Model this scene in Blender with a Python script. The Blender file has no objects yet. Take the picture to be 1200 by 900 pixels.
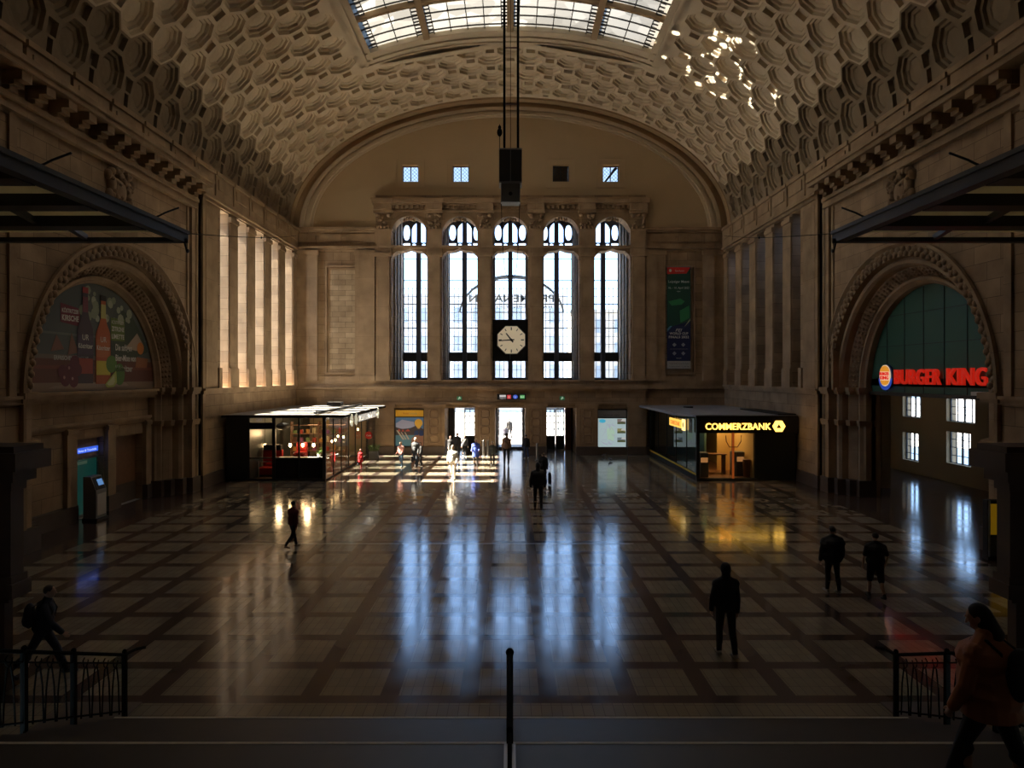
import bpy, bmesh, math, random
from mathutils import Vector, Matrix, Euler
random.seed(7)
PI = math.pi
C = bpy.context.scene.collection
F, CX, CY, H = 792.0, 598.0, 441.0, 5.3          # focal length in pixels, principal point, eye height
def XZ(px, py, D):
    return (px-CX)*D/F, H+(CY-py)*D/F

# ------------------------------------------------------------------ mesh builder
class MB:
    def __init__(s): s.v = []; s.f = []
    def add(s, vs, fs):
        b = len(s.v); s.v += [tuple(p) for p in vs]; s.f += [tuple(b+i for i in f) for f in fs]; return s
    def box(s, x0, x1, y0, y1, z0, z1):
        if x0 > x1: x0, x1 = x1, x0
        if y0 > y1: y0, y1 = y1, y0
        if z0 > z1: z0, z1 = z1, z0
        return s.add([(x0,y0,z0),(x1,y0,z0),(x1,y1,z0),(x0,y1,z0),(x0,y0,z1),(x1,y0,z1),(x1,y1,z1),(x0,y1,z1)],
              [(0,3,2,1),(4,5,6,7),(0,1,5,4),(1,2,6,5),(2,3,7,6),(3,0,4,7)])
    def bbox(s, x0, x1, y0, y1, z0, z1, c=.02):
        """box with chamfered vertical edges and top"""
        if x0 > x1: x0, x1 = x1, x0
        if y0 > y1: y0, y1 = y1, y0
        def ring(x0,x1,y0,y1,z,c):
            return [(x0+c,y0,z),(x1-c,y0,z),(x1,y0+c,z),(x1,y1-c,z),(x1-c,y1,z),(x0+c,y1,z),(x0,y1-c,z),(x0,y0+c,z)]
        r = [ring(x0,x1,y0,y1,z0,c), ring(x0,x1,y0,y1,z1-c,c), ring(x0+c,x1-c,y0+c,y1-c,z1,c*.6)]
        return s.rings(r)
    def rings(s, rs, cap=True, closed=True):
        b = len(s.v); n = len(rs[0])
        for r in rs: s.v += [tuple(p) for p in r]
        m = n if closed else n-1
        for i in range(len(rs)-1):
            for k in range(m):
                k2 = (k+1) % n
                s.f.append((b+i*n+k, b+i*n+k2, b+(i+1)*n+k2, b+(i+1)*n+k))
        if cap:
            s.f.append(tuple(b+k for k in reversed(range(n)))); s.f.append(tuple(b+(len(rs)-1)*n+k for k in range(n)))
        return s
    def tube(s, pts, r, n=8, cap=True):
        pts = [Vector(p) for p in pts]; rr = r if isinstance(r,(list,tuple)) else [r]*len(pts); out = []
        for i, p in enumerate(pts):
            t = (pts[min(i+1,len(pts)-1)]-pts[max(i-1,0)]).normalized()
            a = Vector((0,0,1)) if abs(t.z) < .95 else Vector((1,0,0))
            u = t.cross(a).normalized(); w = u.cross(t)
            out.append([p+(u*math.cos(2*PI*k/n)+w*math.sin(2*PI*k/n))*rr[i] for k in range(n)])
        return s.rings(out, cap)
    def lathe(s, c, prof, n=16):
        return s.rings([[(c[0]+r*math.cos(2*PI*k/n), c[1]+r*math.sin(2*PI*k/n), c[2]+z) for k in range(n)] for r, z in prof])
    def ell(s, c, rx, ry, rz, n=10, m=6, rot=None):
        rs = []
        for i in range(1, m):
            a = PI*i/m
            r = [Vector((rx*math.sin(a)*math.cos(2*PI*k/n), ry*math.sin(a)*math.sin(2*PI*k/n), -rz*math.cos(a))) for k in range(n)]
            if rot is not None: r = [rot @ p for p in r]
            rs.append([p+Vector(c) for p in r])
        e0 = Vector((0,0,-rz)); e1 = Vector((0,0,rz))
        if rot is not None: e0 = rot@e0; e1 = rot@e1
        s.rings(rs, cap=False); b = len(s.v); N = n*(m-1)
        s.v += [tuple(Vector(c)+e0), tuple(Vector(c)+e1)]
        for k in range(n):
            s.f.append((b, b-N+(k+1)%n, b-N+k)); s.f.append((b+1, b-n+k, b-n+(k+1)%n))
        return s
    def cap(s, a, b, ra, rb, n=10):
        """rounded tapered limb"""
        a, b = Vector(a), Vector(b); d = b-a; L = d.length or 1e-6; q = d.to_track_quat('Z','Y').to_matrix()
        prof = [(ra*math.sin(t), -ra*math.cos(t)) for t in (PI*.12, PI*.27, PI*.42)] + [(rb*math.sin(t), L-rb*math.cos(t)) for t in (PI*.58, PI*.73, PI*.88)]
        return s.rings([[a + q@Vector((r*math.cos(2*PI*k/n), r*math.sin(2*PI*k/n), z)) for k in range(n)] for r, z in prof])
    def prism(s, poly, fn0, fn1):
        """poly of 2-D points, fn0/fn1 turn (u,v) into 3-D for the two faces"""
        n = len(poly)
        return s.add([fn0(*p) for p in poly]+[fn1(*p) for p in poly],
            [tuple(range(n)), tuple(reversed(range(n,2*n)))]+[(i,(i+1)%n+0,(i+1)%n+n,i+n) for i in range(n)])
    def xf(s, M):
        s.v = [tuple(M @ Vector(p)) for p in s.v]; return s
    def mesh(s, name, smooth=False):
        me = bpy.data.meshes.new(name); me.from_pydata(s.v, [], s.f); me.validate()
        bm = bmesh.new(); bm.from_mesh(me); bmesh.ops.recalc_face_normals(bm, faces=bm.faces); bm.to_mesh(me); bm.free()
        if smooth: me.polygons.foreach_set('use_smooth', [True]*len(me.polygons))
        return me
    def build(s, name, mat, parent=None, smooth=False, kind=None):
        me = s.mesh(name, smooth)
        for m in (mat if isinstance(mat,(list,tuple)) else [mat]): me.materials.append(m)
        o = bpy.data.objects.new(name, me); C.objects.link(o)
        if parent is not None: o.parent = parent
        if kind: o['kind'] = kind
        return o
def tag(o, label, cat, group=None):
    o['label'] = label; o['category'] = cat
    if group: o['group'] = group
    return o
def thing(name, label, cat, loc=(0,0,0), rz=0, group=None):
    o = bpy.data.objects.new(name, None); C.objects.link(o); o.location = loc; o.rotation_euler = (0,0,rz); o.empty_display_size = .2
    return tag(o, label, cat, group)
def holder(name):
    o = bpy.data.objects.new(name, None); C.objects.link(o); o['kind'] = 'structure'; return o
def copy_tree(o, parent=None):
    c = o.copy(); C.objects.link(c)
    if parent is not None: c.parent = parent
    for ch in list(o.children): copy_tree(ch, c)
    return c

# ------------------------------------------------------------------ materials
def newmat(name):
    m = bpy.data.materials.new(name); m.use_nodes = True
    nt = m.node_tree; return m, nt, nt.nodes.get('Principled BSDF')
def simple(name, col, rough=.7, metal=0, emit=None, es=0, noise=0, nscale=8, bump=0, spec=.5):
    m, nt, b = newmat(name)
    b.inputs['Base Color'].default_value = (*col,1); b.inputs['Roughness'].default_value = rough; b.inputs['Metallic'].default_value = metal
    b.inputs['Specular IOR Level'].default_value = spec
    if emit: b.inputs['Emission Color'].default_value = (*emit,1); b.inputs['Emission Strength'].default_value = es
    if noise or bump:
        g = nt.nodes.new('ShaderNodeNewGeometry'); n = nt.nodes.new('ShaderNodeTexNoise'); n.inputs['Scale'].default_value = nscale; n.inputs['Detail'].default_value = 5
        nt.links.new(g.outputs['Position'], n.inputs['Vector'])
        if noise:
            mx = nt.nodes.new('ShaderNodeMix'); mx.data_type = 'RGBA'
            mx.inputs['A'].default_value = (*[c*(1-noise) for c in col],1); mx.inputs['B'].default_value = (*[min(1,c*(1+noise)) for c in col],1)
            nt.links.new(n.outputs['Fac'], mx.inputs['Factor']); nt.links.new(mx.outputs['Result'], b.inputs['Base Color'])
        if bump:
            bp = nt.nodes.new('ShaderNodeBump'); bp.inputs['Strength'].default_value = bump; bp.inputs['Distance'].default_value = .03
            nt.links.new(n.outputs['Fac'], bp.inputs['Height']); nt.links.new(bp.outputs['Normal'], b.inputs['Normal'])
    return m
def stone(name, axis, c1, c2, bw=1.15, bh=.55, mort=.010, rough=.75):
    m, nt, b = newmat(name); L = nt.links.new
    g = nt.nodes.new('ShaderNodeNewGeometry'); sp = nt.nodes.new('ShaderNodeSeparateXYZ'); L(g.outputs['Position'], sp.inputs[0])
    cb = nt.nodes.new('ShaderNodeCombineXYZ')
    if axis == 'd':
        ad = nt.nodes.new('ShaderNodeMath'); ad.operation = 'ADD'; L(sp.outputs['X'], ad.inputs[0]); L(sp.outputs['Y'], ad.inputs[1]); L(ad.outputs[0], cb.inputs['X'])
    else: L(sp.outputs['Y' if axis == 'y' else 'X'], cb.inputs['X'])
    L(sp.outputs['Z'], cb.inputs['Y'])
    br = nt.nodes.new('ShaderNodeTexBrick'); L(cb.outputs[0], br.inputs['Vector'])
    br.inputs['Scale'].default_value = 1; br.inputs['Brick Width'].default_value = bw; br.inputs['Row Height'].default_value = bh
    br.inputs['Mortar Size'].default_value = mort; br.inputs['Mortar Smooth'].default_value = .3
    br.inputs['Color1'].default_value = (*c1,1); br.inputs['Color2'].default_value = (*c2,1); br.inputs['Mortar'].default_value = (*[c*.38 for c in c1],1)
    n = nt.nodes.new('ShaderNodeTexNoise'); n.inputs['Scale'].default_value = 1.1; n.inputs['Detail'].default_value = 6; L(g.outputs['Position'], n.inputs['Vector'])
    n2 = nt.nodes.new('ShaderNodeTexNoise'); n2.inputs['Scale'].default_value = 14; n2.inputs['Detail'].default_value = 4; L(g.outputs['Position'], n2.inputs['Vector'])
    mx = nt.nodes.new('ShaderNodeMix'); mx.data_type = 'RGBA'; mx.blend_type = 'MULTIPLY'; mx.inputs['Factor'].default_value = .8
    rp = nt.nodes.new('ShaderNodeValToRGB'); rp.color_ramp.elements[0].position = .3; rp.color_ramp.elements[0].color = (.6,.55,.5,1); rp.color_ramp.elements[1].position = .7; rp.color_ramp.elements[1].color = (1.1,1.05,1,1)
    L(n.outputs['Fac'], rp.inputs[0]); L(br.outputs['Color'], mx.inputs['A']); L(rp.outputs[0], mx.inputs['B']); L(mx.outputs['Result'], b.inputs['Base Color'])
    b.inputs['Roughness'].default_value = rough; b.inputs['Specular IOR Level'].default_value = .25
    ms = nt.nodes.new('ShaderNodeMath'); ms.operation = 'MULTIPLY_ADD'; ms.inputs[1].default_value = -.6; L(br.outputs['Fac'], ms.inputs[0]); L(n2.outputs['Fac'], ms.inputs[2])
    bp = nt.nodes.new('ShaderNodeBump'); bp.inputs['Strength'].default_value = .35; bp.inputs['Distance'].default_value = .02; L(ms.outputs[0], bp.inputs['Height']); L(bp.outputs['Normal'], b.inputs['Normal'])
    return m
def glassmat(name, tint, refl_rough=.02, ior=1.5):
    m, nt, b = newmat(name); nt.nodes.remove(b); L = nt.links.new
    t = nt.nodes.new('ShaderNodeBsdfTransparent'); t.inputs[0].default_value = (*tint,1)
    g = nt.nodes.new('ShaderNodeBsdfGlossy'); g.inputs['Roughness'].default_value = refl_rough
    fr = nt.nodes.new('ShaderNodeFresnel'); fr.inputs['IOR'].default_value = ior
    geo = nt.nodes.new('ShaderNodeNewGeometry'); mu = nt.nodes.new('ShaderNodeMath'); mu.operation = 'MULTIPLY'; mu.inputs[1].default_value = 1   # same reflection from both sides of the pane
    iv = nt.nodes.new('ShaderNodeMath'); iv.operation = 'MULTIPLY_ADD'; L(geo.outputs['Backfacing'], iv.inputs[0]); iv.inputs[1].default_value = 1/ior-ior; iv.inputs[2].default_value = ior; L(iv.outputs[0], fr.inputs['IOR'])
    L(fr.outputs[0], mu.inputs[0])
    mx = nt.nodes.new('ShaderNodeMixShader'); L(mu.outputs[0], mx.inputs[0]); L(t.outputs[0], mx.inputs[1]); L(g.outputs[0], mx.inputs[2])
    L(mx.outputs[0], nt.nodes['Material Output'].inputs['Surface']); return m
def emis(name, col, s):
    m, nt, b = newmat(name); nt.nodes.remove(b)
    e = nt.nodes.new('ShaderNodeEmission'); e.inputs[0].default_value = (*col,1); e.inputs[1].default_value = s
    nt.links.new(e.outputs[0], nt.nodes['Material Output'].inputs['Surface']); return m
SA, SB = (.43,.315,.20), (.32,.232,.148)
M = {}
M['stx'] = stone('sandstone far wall','x',SA,SB)
M['sty'] = stone('sandstone side wall','y',SA,SB)
M['std'] = stone('sandstone trim','d',(.42,.31,.20),(.36,.265,.17),2.3,2.0,.005)
M['pan'] = stone('sandstone panel','x',(.56,.45,.31),(.42,.33,.22),.9,.36,.014)
M['carve'] = simple('carved sandstone',(.30,.205,.125),.85,noise=.3,nscale=5,bump=.4)
M['plinth'] = simple('dark stone plinth',(.09,.065,.05),.55,noise=.3,nscale=3)
M['plaster'] = simple('cream plaster',(.52,.40,.25),.9,noise=.10,nscale=.35,spec=.2)
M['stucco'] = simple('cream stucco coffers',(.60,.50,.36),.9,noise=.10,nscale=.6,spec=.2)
M['stucco_low'] = simple('darker grey brown stucco',(.27,.21,.14),.9,noise=.18,nscale=.6,spec=.2)  # darker tone for the lowest coffer rows
M['rib'] = simple('brown arch plaster',(.38,.26,.145),.9,noise=.15,nscale=.7)
M['metal'] = simple('dark painted steel',(.018,.019,.020),.45)
M['iron'] = simple('black wrought iron',(.008,.008,.006),.85,spec=.05)
M['bronze'] = simple('dark bronze frame',(.030,.026,.024),.5)
M['mull'] = simple('grey blue window mullion',(.10,.105,.125),.6)
M['steel'] = simple('brushed steel',(.45,.45,.46),.3,metal=1)
M['glass'] = glassmat('clear window glass',(.93,.96,.97))
M['shopglass'] = glassmat('shop glass',(.84,.88,.86))
M['tealglass'] = glassmat('teal tinted shop glass',(.30,.40,.40))
M['lunetteglass'] = glassmat('small lunette window glass',(.40,.36,.31))
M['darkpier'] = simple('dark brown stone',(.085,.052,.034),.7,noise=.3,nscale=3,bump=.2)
M['dimglass'] = glassmat('dimmed window glass',(.5,.5,.55))  # tint lowered to dim the daylight through the right-hand slots
M['darkpanel'] = simple('black lacquer panel',(.008,.008,.010),.25)
M['kiosk'] = simple('dark green grey kiosk cladding',(.022,.028,.026),.4)
M['red'] = simple('red fabric',(.45,.02,.015),.6)
M['wood'] = simple('brown wood',(.22,.10,.045),.45,noise=.3,nscale=6)
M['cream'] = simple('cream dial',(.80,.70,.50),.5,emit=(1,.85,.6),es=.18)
M['black'] = simple('matt black',(.01,.01,.01),.7)
M['white'] = simple('off white paint',(.7,.7,.68),.5)
M['grey'] = simple('grey metal',(.16,.17,.18),.4)
M['roofgrey'] = simple('pale grey roof sheet',(.42,.43,.42),.6,noise=.1,nscale=2)
M['revealstone'] = stone('grey reveal stone','y',(.30,.25,.20),(.25,.21,.165))
M['roofdark'] = simple('grey bitumen roof',(.27,.27,.28),.8,noise=.2,nscale=2)
# floor
def floormat():
    m, nt, b = newmat('inlaid stone floor'); L = nt.links.new; N = nt.nodes.new
    g = N('ShaderNodeNewGeometry'); sp = N('ShaderNodeSeparateXYZ'); L(g.outputs['Position'], sp.inputs[0])
    def mth(op, a, b_=None, c=None):
        n = N('ShaderNodeMath'); n.operation = op
        for i, v in enumerate((a,b_,c)):
            if v is None: continue
            if isinstance(v,(int,float)): n.inputs[i].default_value = v
            else: L(v, n.inputs[i])
        return n.outputs[0]
    def band(src, start, pitch, tile):   # 1 on the dark band
        u = mth('FLOORED_MODULO', mth('SUBTRACT', src, start), pitch); return mth('GREATER_THAN', u, tile)
    bx = band(sp.outputs['X'], -.535, 1.32, 1.012); by = band(sp.outputs['Y'], 11.22, 1.32, 1.03)
    far = mth('GREATER_THAN', sp.outputs['Y'], 10.96); bb = mth('MULTIPLY', mth('MAXIMUM', bx, by), far)
    side = mth('GREATER_THAN', mth('ABSOLUTE', sp.outputs['X']), 13.55); bb = mth('MAXIMUM', bb, side)
    br = N('ShaderNodeTexBrick'); L(g.outputs['Position'], br.inputs['Vector']); br.offset = 0
    br.inputs['Scale'].default_value = 1; br.inputs['Brick Width'].default_value = .165; br.inputs['Row Height'].default_value = .33
    br.inputs['Mortar Size'].default_value = .004; br.inputs['Color1'].default_value = (.285,.245,.182,1); br.inputs['Color2'].default_value = (.235,.20,.148,1); br.inputs['Mortar'].default_value = (.10,.085,.07,1)
    n = N('ShaderNodeTexNoise'); n.inputs['Scale'].default_value = .5; n.inputs['Detail'].default_value = 6; L(g.outputs['Position'], n.inputs['Vector'])
    mx = N('ShaderNodeMix'); mx.data_type = 'RGBA'; L(bb, mx.inputs['Factor']); L(br.outputs['Color'], mx.inputs['A']); mx.inputs['B'].default_value = (.082,.058,.052,1)
    m2 = N('ShaderNodeMix'); m2.data_type = 'RGBA'; m2.blend_type = 'MULTIPLY'; m2.inputs['Factor'].default_value = .5; L(mx.outputs['Result'], m2.inputs['A']); L(n.outputs['Color'], m2.inputs['B'])
    rp = N('ShaderNodeMapRange'); rp.inputs['To Min'].default_value = .7; rp.inputs['To Max'].default_value = 1.2; L(n.outputs['Fac'], rp.inputs['Value'])
    m3 = N('ShaderNodeMix'); m3.data_type = 'RGBA'; m3.blend_type = 'MULTIPLY'; m3.inputs['Factor'].default_value = 1; L(mx.outputs['Result'], m3.inputs['A'])
    cc = N('ShaderNodeCombineColor'); [L(rp.outputs[0], cc.inputs[i]) for i in range(3)]; L(cc.outputs[0], m3.inputs['B']); L(m3.outputs['Result'], b.inputs['Base Color'])
    n4 = N('ShaderNodeTexNoise'); n4.inputs['Scale'].default_value = 1.6; n4.inputs['Detail'].default_value = 7; L(g.outputs['Position'], n4.inputs['Vector'])
    r2 = N('ShaderNodeMapRange'); r2.inputs['From Min'].default_value = .3; r2.inputs['From Max'].default_value = .7; r2.inputs['To Min'].default_value = .08; r2.inputs['To Max'].default_value = .17; L(n4.outputs['Fac'], r2.inputs['Value']); L(r2.outputs[0], b.inputs['Roughness'])
    b.inputs['IOR'].default_value = 1.5
    return m
M['floor'] = floormat()
# ------------------------------------------------------------------ camera, world, sun
cam = bpy.data.cameras.new('camera'); co = bpy.data.objects.new('camera', cam); C.objects.link(co)
co.location = (0,0,H); co.rotation_euler = (PI/2,0,0); cam.sensor_width = 36; cam.lens = 36*F/1200; cam.shift_x = 2/1200; cam.shift_y = -9/1200; cam.clip_end = 400; cam.clip_start = .05
sc = bpy.context.scene; sc.camera = co
sc.view_settings.view_transform = 'Standard'; sc.view_settings.look = 'None'; sc.view_settings.gamma = 1; sc.view_settings.exposure = .35; sc.view_settings.use_curve_mapping = False
w = bpy.data.worlds.new('sky'); sc.world = w; w.use_nodes = True; nt = w.node_tree
bg = nt.nodes['Background']; tc = nt.nodes.new('ShaderNodeTexCoord'); sx = nt.nodes.new('ShaderNodeSeparateXYZ'); nt.links.new(tc.outputs['Generated'], sx.inputs[0])
rp = nt.nodes.new('ShaderNodeValToRGB'); rp.color_ramp.elements[0].position = 0; rp.color_ramp.elements[0].color = (.50,.72,1,1); rp.color_ramp.elements[1].position = .3; rp.color_ramp.elements[1].color = (.33,.56,1,1); e_ = rp.color_ramp.elements.new(1.0); e_.color = (.52,.70,1,1)
nt.links.new(sx.outputs['Z'], rp.inputs[0]); nt.links.new(rp.outputs[0], bg.inputs[0]); bg.inputs[1].default_value = SKY = 4.2
sc.cycles.max_bounces = 10; sc.cycles.diffuse_bounces = 6; sc.cycles.transparent_max_bounces = 16; sc.cycles.sample_clamp_indirect = 6
sc.cycles.caustics_reflective = False; sc.cycles.caustics_refractive = False
sun = bpy.data.lights.new('sun', 'SUN'); so = bpy.data.objects.new('sun', sun); C.objects.link(so)
sun.energy = 60; sun.angle = math.radians(.53); sun.color = (1,.86,.66)
az = math.radians(-.6); el = math.atan(.90)
d = Vector((math.cos(az)*math.cos(el), math.sin(az)*math.cos(el), -math.sin(el)))
so.rotation_euler = (-d).to_track_quat('Z','Y').to_euler()
def portal(name, loc, rot, w_, h_):
    l = bpy.data.lights.new(name,'AREA'); l.shape = 'RECTANGLE'; l.size = w_; l.size_y = h_; l.cycles.is_portal = True
    o = bpy.data.objects.new(name, l); C.objects.link(o); o.location = loc; o.rotation_euler = rot
# ================================================================== SHELL
W = 14.6; FW = 46.1; NW = 8.3
ZC = 15.35; EA, EB = 14.85, 8.75
def struct(mb, name, mat, parent=None, smooth=False): return mb.build(name, mat, parent, smooth, kind='structure')
# floor
fl = MB(); fl.box(-W-1.4, W+1.4, NW, FW+5.1, -.3, 0); fl.box(W+1.4, 23, 20, 42, -.3, 0)
struct(fl, 'floor', M['floor'])
o = struct(MB().box(-9.2, 3.9, 21.39, 21.42, 0, .004), 'trim_40', M['steel'])
# ---- vault
def arc_table(a, b, n=4000):
    t = [0.0]; px, pz = 0.0, b
    for i in range(1, n+1):
        th = PI/2*i/n; x, z = a*math.sin(th), b*math.cos(th)
        t.append(t[-1]+math.hypot(x-px, z-pz)); px, pz = x, z
    return t
AT = arc_table(EA, EB); NT = len(AT)-1; QL = AT[-1]
import bisect
def vault_pt(s, off=0.0, a=EA, b=EB):
    sg = 1 if s >= 0 else -1; s = min(abs(s), QL)
    i = min(bisect.bisect_left(AT, s), NT); i = max(i, 1)
    fr = (s-AT[i-1])/(AT[i]-AT[i-1]); th = PI/2*(i-1+fr)/NT
    x, z = a*math.sin(th), b*math.cos(th); nx, nz = math.sin(th)/a, math.cos(th)/b; L = math.hypot(nx, nz)
    return sg*(x+off*nx/L), ZC+z+off*nz/L
UN = QL/16; AD = 1.08; D0 = 44.4; DEND = 45.5
def s_of_x(x):
    lo, hi = 0, QL
    for _ in range(40):
        m = (lo+hi)/2
        if vault_pt(m)[0] < x: lo = m
        else: hi = m
    return lo
SG, SFR = s_of_x(7.6), s_of_x(8.05)
def clip(poly, rect):
    for ax, val, keep in ((0,rect[0],1),(0,rect[1],-1),(1,rect[2],1),(1,rect[3],-1)):
        out = []
        for i in range(len(poly)):
            p, q = poly[i-1], poly[i]
            dp, dq = (p[ax]-val)*keep, (q[ax]-val)*keep
            if dq >= -1e-9:
                if dp < -1e-9: t = dp/(dp-dq); out.append(tuple(p[k]+t*(q[k]-p[k]) for k in range(3)))
                out.append(q)
            elif dp >= -1e-9: t = dp/(dp-dq); out.append(tuple(p[k]+t*(q[k]-p[k]) for k in range(3)))
        poly = out
        if len(poly) < 3: return []
    return poly
RECTS = [(-SFR, SFR, NW, 19.25), (-QL, -SFR, NW, 37.95), (SFR, QL, NW, 37.95), (-QL, QL, 37.95, DEND)]
vb = {0: ([], [], {}), 1: ([], [], {})}
def emit_face(poly, mi):
    for r in RECTS:
        c = clip(poly, r)
        if not c: continue
        V, Fc, idx = vb[mi]; ids = []
        for p in c:
            k = (round(p[0],4), round(p[1],4), round(p[2],4))
            if k not in idx:
                x, z = vault_pt(p[0], p[2]); idx[k] = len(V); V.append((x, p[1], z))
            if not ids or ids[-1] != idx[k]: ids.append(idx[k])
        if len(set(ids)) >= 3: Fc.append(tuple(ids))
R2 = math.sqrt(.5)
def ngon(cx, cy, kind, f, dep, size=None):
    """ring of (s, D, depth)"""
    if kind == 8:
        c = R2; e = R2*(math.sqrt(2)-1)
        pts = [(c,-e),(c,e),(e,c),(-e,c),(-c,e),(-c,-e),(-e,-c),(e,-c)]
    else:
        c = R2*(math.sqrt(2)-1); pts = [(c,-c),(c,c),(-c,c),(-c,-c)]
    return [(cx+p[0]*f*UN, cy+p[1]*f*AD, dep) for p in pts]
def stack(rings, mi):
    n = len(rings[0])
    for a, b in zip(rings[:-1], rings[1:]):
        for k in range(n):
            k2 = (k+1) % n; emit_face([a[k], a[k2], b[k2], b[k]], mi)
    emit_face(rings[-1], mi)
for j in range(-17, 18):
    for k in range(-2, 35):
        cx, cy = j*UN, D0-AD*k
        if abs(cx) > QL+UN*.8: continue
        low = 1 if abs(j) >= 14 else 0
        hit_frame = (19.25-.5*AD < cy < 37.95+.55*AD and abs(cx) < SFR+.45*UN) or (cy > DEND-.5*AD)
        if (j+k) % 2:
            if (abs(j) == 16) or (hit_frame and not (cy > 37.95 and cy < 44.9)):
                # small notch instead of a cut coffer
                sgn = 1 if cx > 0 else -1
                if cy > DEND-.6*AD: ox, oy, a_, b_ = cx, DEND-.42, .17, .13
                elif abs(j) == 16: ox, oy, a_, b_ = cx-sgn*.52, cy, .36, .13
                else: ox, oy, a_, b_ = sgn*(SFR+.26), cy, .09, .34
                base = ngon(cx, cy, 8, 1, 0)
                q = [(ox+a_,oy-b_),(ox+a_,oy+b_),(ox-a_,oy+b_),(ox-a_,oy-b_)]
                q0 = [(*p,0) for p in q]; q1 = [(p[0],p[1],.2) for p in q]
                # fan between octagon and notch
                for t in range(4):
                    emit_face([base[2*t], base[2*t+1], q0[(t+1)%4] if False else q0[t if t<4 else 0]] if False else [base[(2*t)%8], base[(2*t+1)%8], q0[[1,2,3,0][t]], q0[[0,1,2,3][t]]], low)
                    emit_face([base[(2*t+1)%8], base[(2*t+2)%8], q0[[1,2,3,0][t]]], low)
                stack([q0, q1], low)
            else:
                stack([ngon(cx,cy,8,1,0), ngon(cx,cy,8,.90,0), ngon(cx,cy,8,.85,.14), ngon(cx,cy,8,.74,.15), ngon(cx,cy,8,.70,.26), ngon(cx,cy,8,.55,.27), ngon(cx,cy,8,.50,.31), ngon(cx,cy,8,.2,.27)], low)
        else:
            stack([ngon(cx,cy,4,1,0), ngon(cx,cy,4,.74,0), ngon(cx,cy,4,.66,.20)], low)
cv = MB(); cv.v = vb[0][0]+vb[1][0]; n0 = len(vb[0][0]); cv.f = vb[0][1]+[tuple(i+n0 for i in f) for f in vb[1][1]]
me = bpy.data.meshes.new('ceiling'); me.from_pydata(cv.v, [], cv.f)
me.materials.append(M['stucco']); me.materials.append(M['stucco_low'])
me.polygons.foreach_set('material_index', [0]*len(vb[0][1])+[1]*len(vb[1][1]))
ceil = bpy.data.objects.new('ceiling', me); C.objects.link(ceil); ceil['kind'] = 'structure'
SK0, SK1 = 20.0, 36.7
# outer vault shell (keeps daylight out), leaving the skylight open
def vstrip(mb, s0, s1, d0, d1, o0, o1, n):
    rs = []
    for i in range(n+1):
        s = s0+(s1-s0)*i/n; a = vault_pt(s, o0); b = vault_pt(s, o1)
        rs.append([(a[0],d0,a[1]),(a[0],d1,a[1]),(b[0],d1,b[1]),(b[0],d0,b[1])])
    mb.rings(rs)
sh = MB(); vstrip(sh, -QL-.01, -SFR, 3, FW+.5, .62, 1.0, 24); vstrip(sh, SFR, QL, 3, FW+.5, .62, 1.0, 24); vstrip(sh, -SFR, SFR, 37.6, FW+.5, .62, 1.0, 20); vstrip(sh, -SFR, SFR, 3, SK0, .62, 1.0, 20)
struct(sh, 'ceiling_shell', M['roofdark'])
# skylight frame
fr = MB()
for sg in (-1, 1):
    for a, b, o0 in ((SG, SG+.16, -.06), (SG+.16, SG+.34, .02), (SG+.34, SFR+.04, -.10)):
        vstrip(fr, sg*a, sg*b, SK0-.8, 37.95, o0, .66, 1)
for a, b, o0 in ((SK1, SK1+.3, -.02), (SK1+.3, SK1+.75, .05), (SK1+.75, SK1+1.1, -.04), (SK1+1.1, 37.99, -.12)):
    vstrip(fr, -SFR-.02, SFR+.02, a, b, o0, .66, 40)
vstrip(fr, -SFR, SFR, SK0-.8, SK0, -.05, .66, 20)
struct(fr, 'trim_1', M['stucco'])
sky = holder('window_20')
# glass and bars
SEC = [-SG, -s_of_x(4.55), 0, s_of_x(4.55), SG]; TR = [SK1-i*3.25 for i in range(6)]
g = MB(); rs = []
for i in range(49):
    s = (-SG+2*SG*i/48)*1.03; a = vault_pt(s, .22); rs.append([(a[0],SK0,a[1]),(a[0],SK1,a[1])])
for i in range(48): g.add([rs[i][0],rs[i+1][0],rs[i+1][1],rs[i][1]], [(0,1,2,3)])
m, nt, b = newmat('frosted skylight glass'); nt.nodes.remove(b)
tr = nt.nodes.new('ShaderNodeBsdfTranslucent'); geo = nt.nodes.new('ShaderNodeNewGeometry'); vo = nt.nodes.new('ShaderNodeTexVoronoi'); vo.inputs['Scale'].default_value = .9
nt.links.new(geo.outputs['Position'], vo.inputs['Vector'])
mr = nt.nodes.new('ShaderNodeMapRange'); mr.inputs['To Min'].default_value = .03; mr.inputs['To Max'].default_value = .08; nt.links.new(vo.outputs['Color'], mr.inputs['Value'])
cc = nt.nodes.new('ShaderNodeMix'); cc.data_type = 'RGBA'; cc.inputs['A'].default_value = (0,0,0,1); cc.inputs['B'].default_value = (1,.98,.90,1)
nt.links.new(mr.outputs[0], cc.inputs['Factor']); nt.links.new(cc.outputs['Result'], tr.inputs[0]); nt.links.new(tr.outputs[0], nt.nodes['Material Output'].inputs['Surface'])
SKYGLASS = mr
g.build('frosted_pane', m, sky)
bars = MB()
for s in SEC[1:-1]: vstrip(bars, s-.17, s+.17, SK0, SK1, -.12, .3, 1)
for t in TR[1:]: vstrip(bars, -SG, SG, t-.12, t+.12, -.02, .3, 40)
bars.build('main_rib', M['rib'], sky)
mu = MB()
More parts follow.
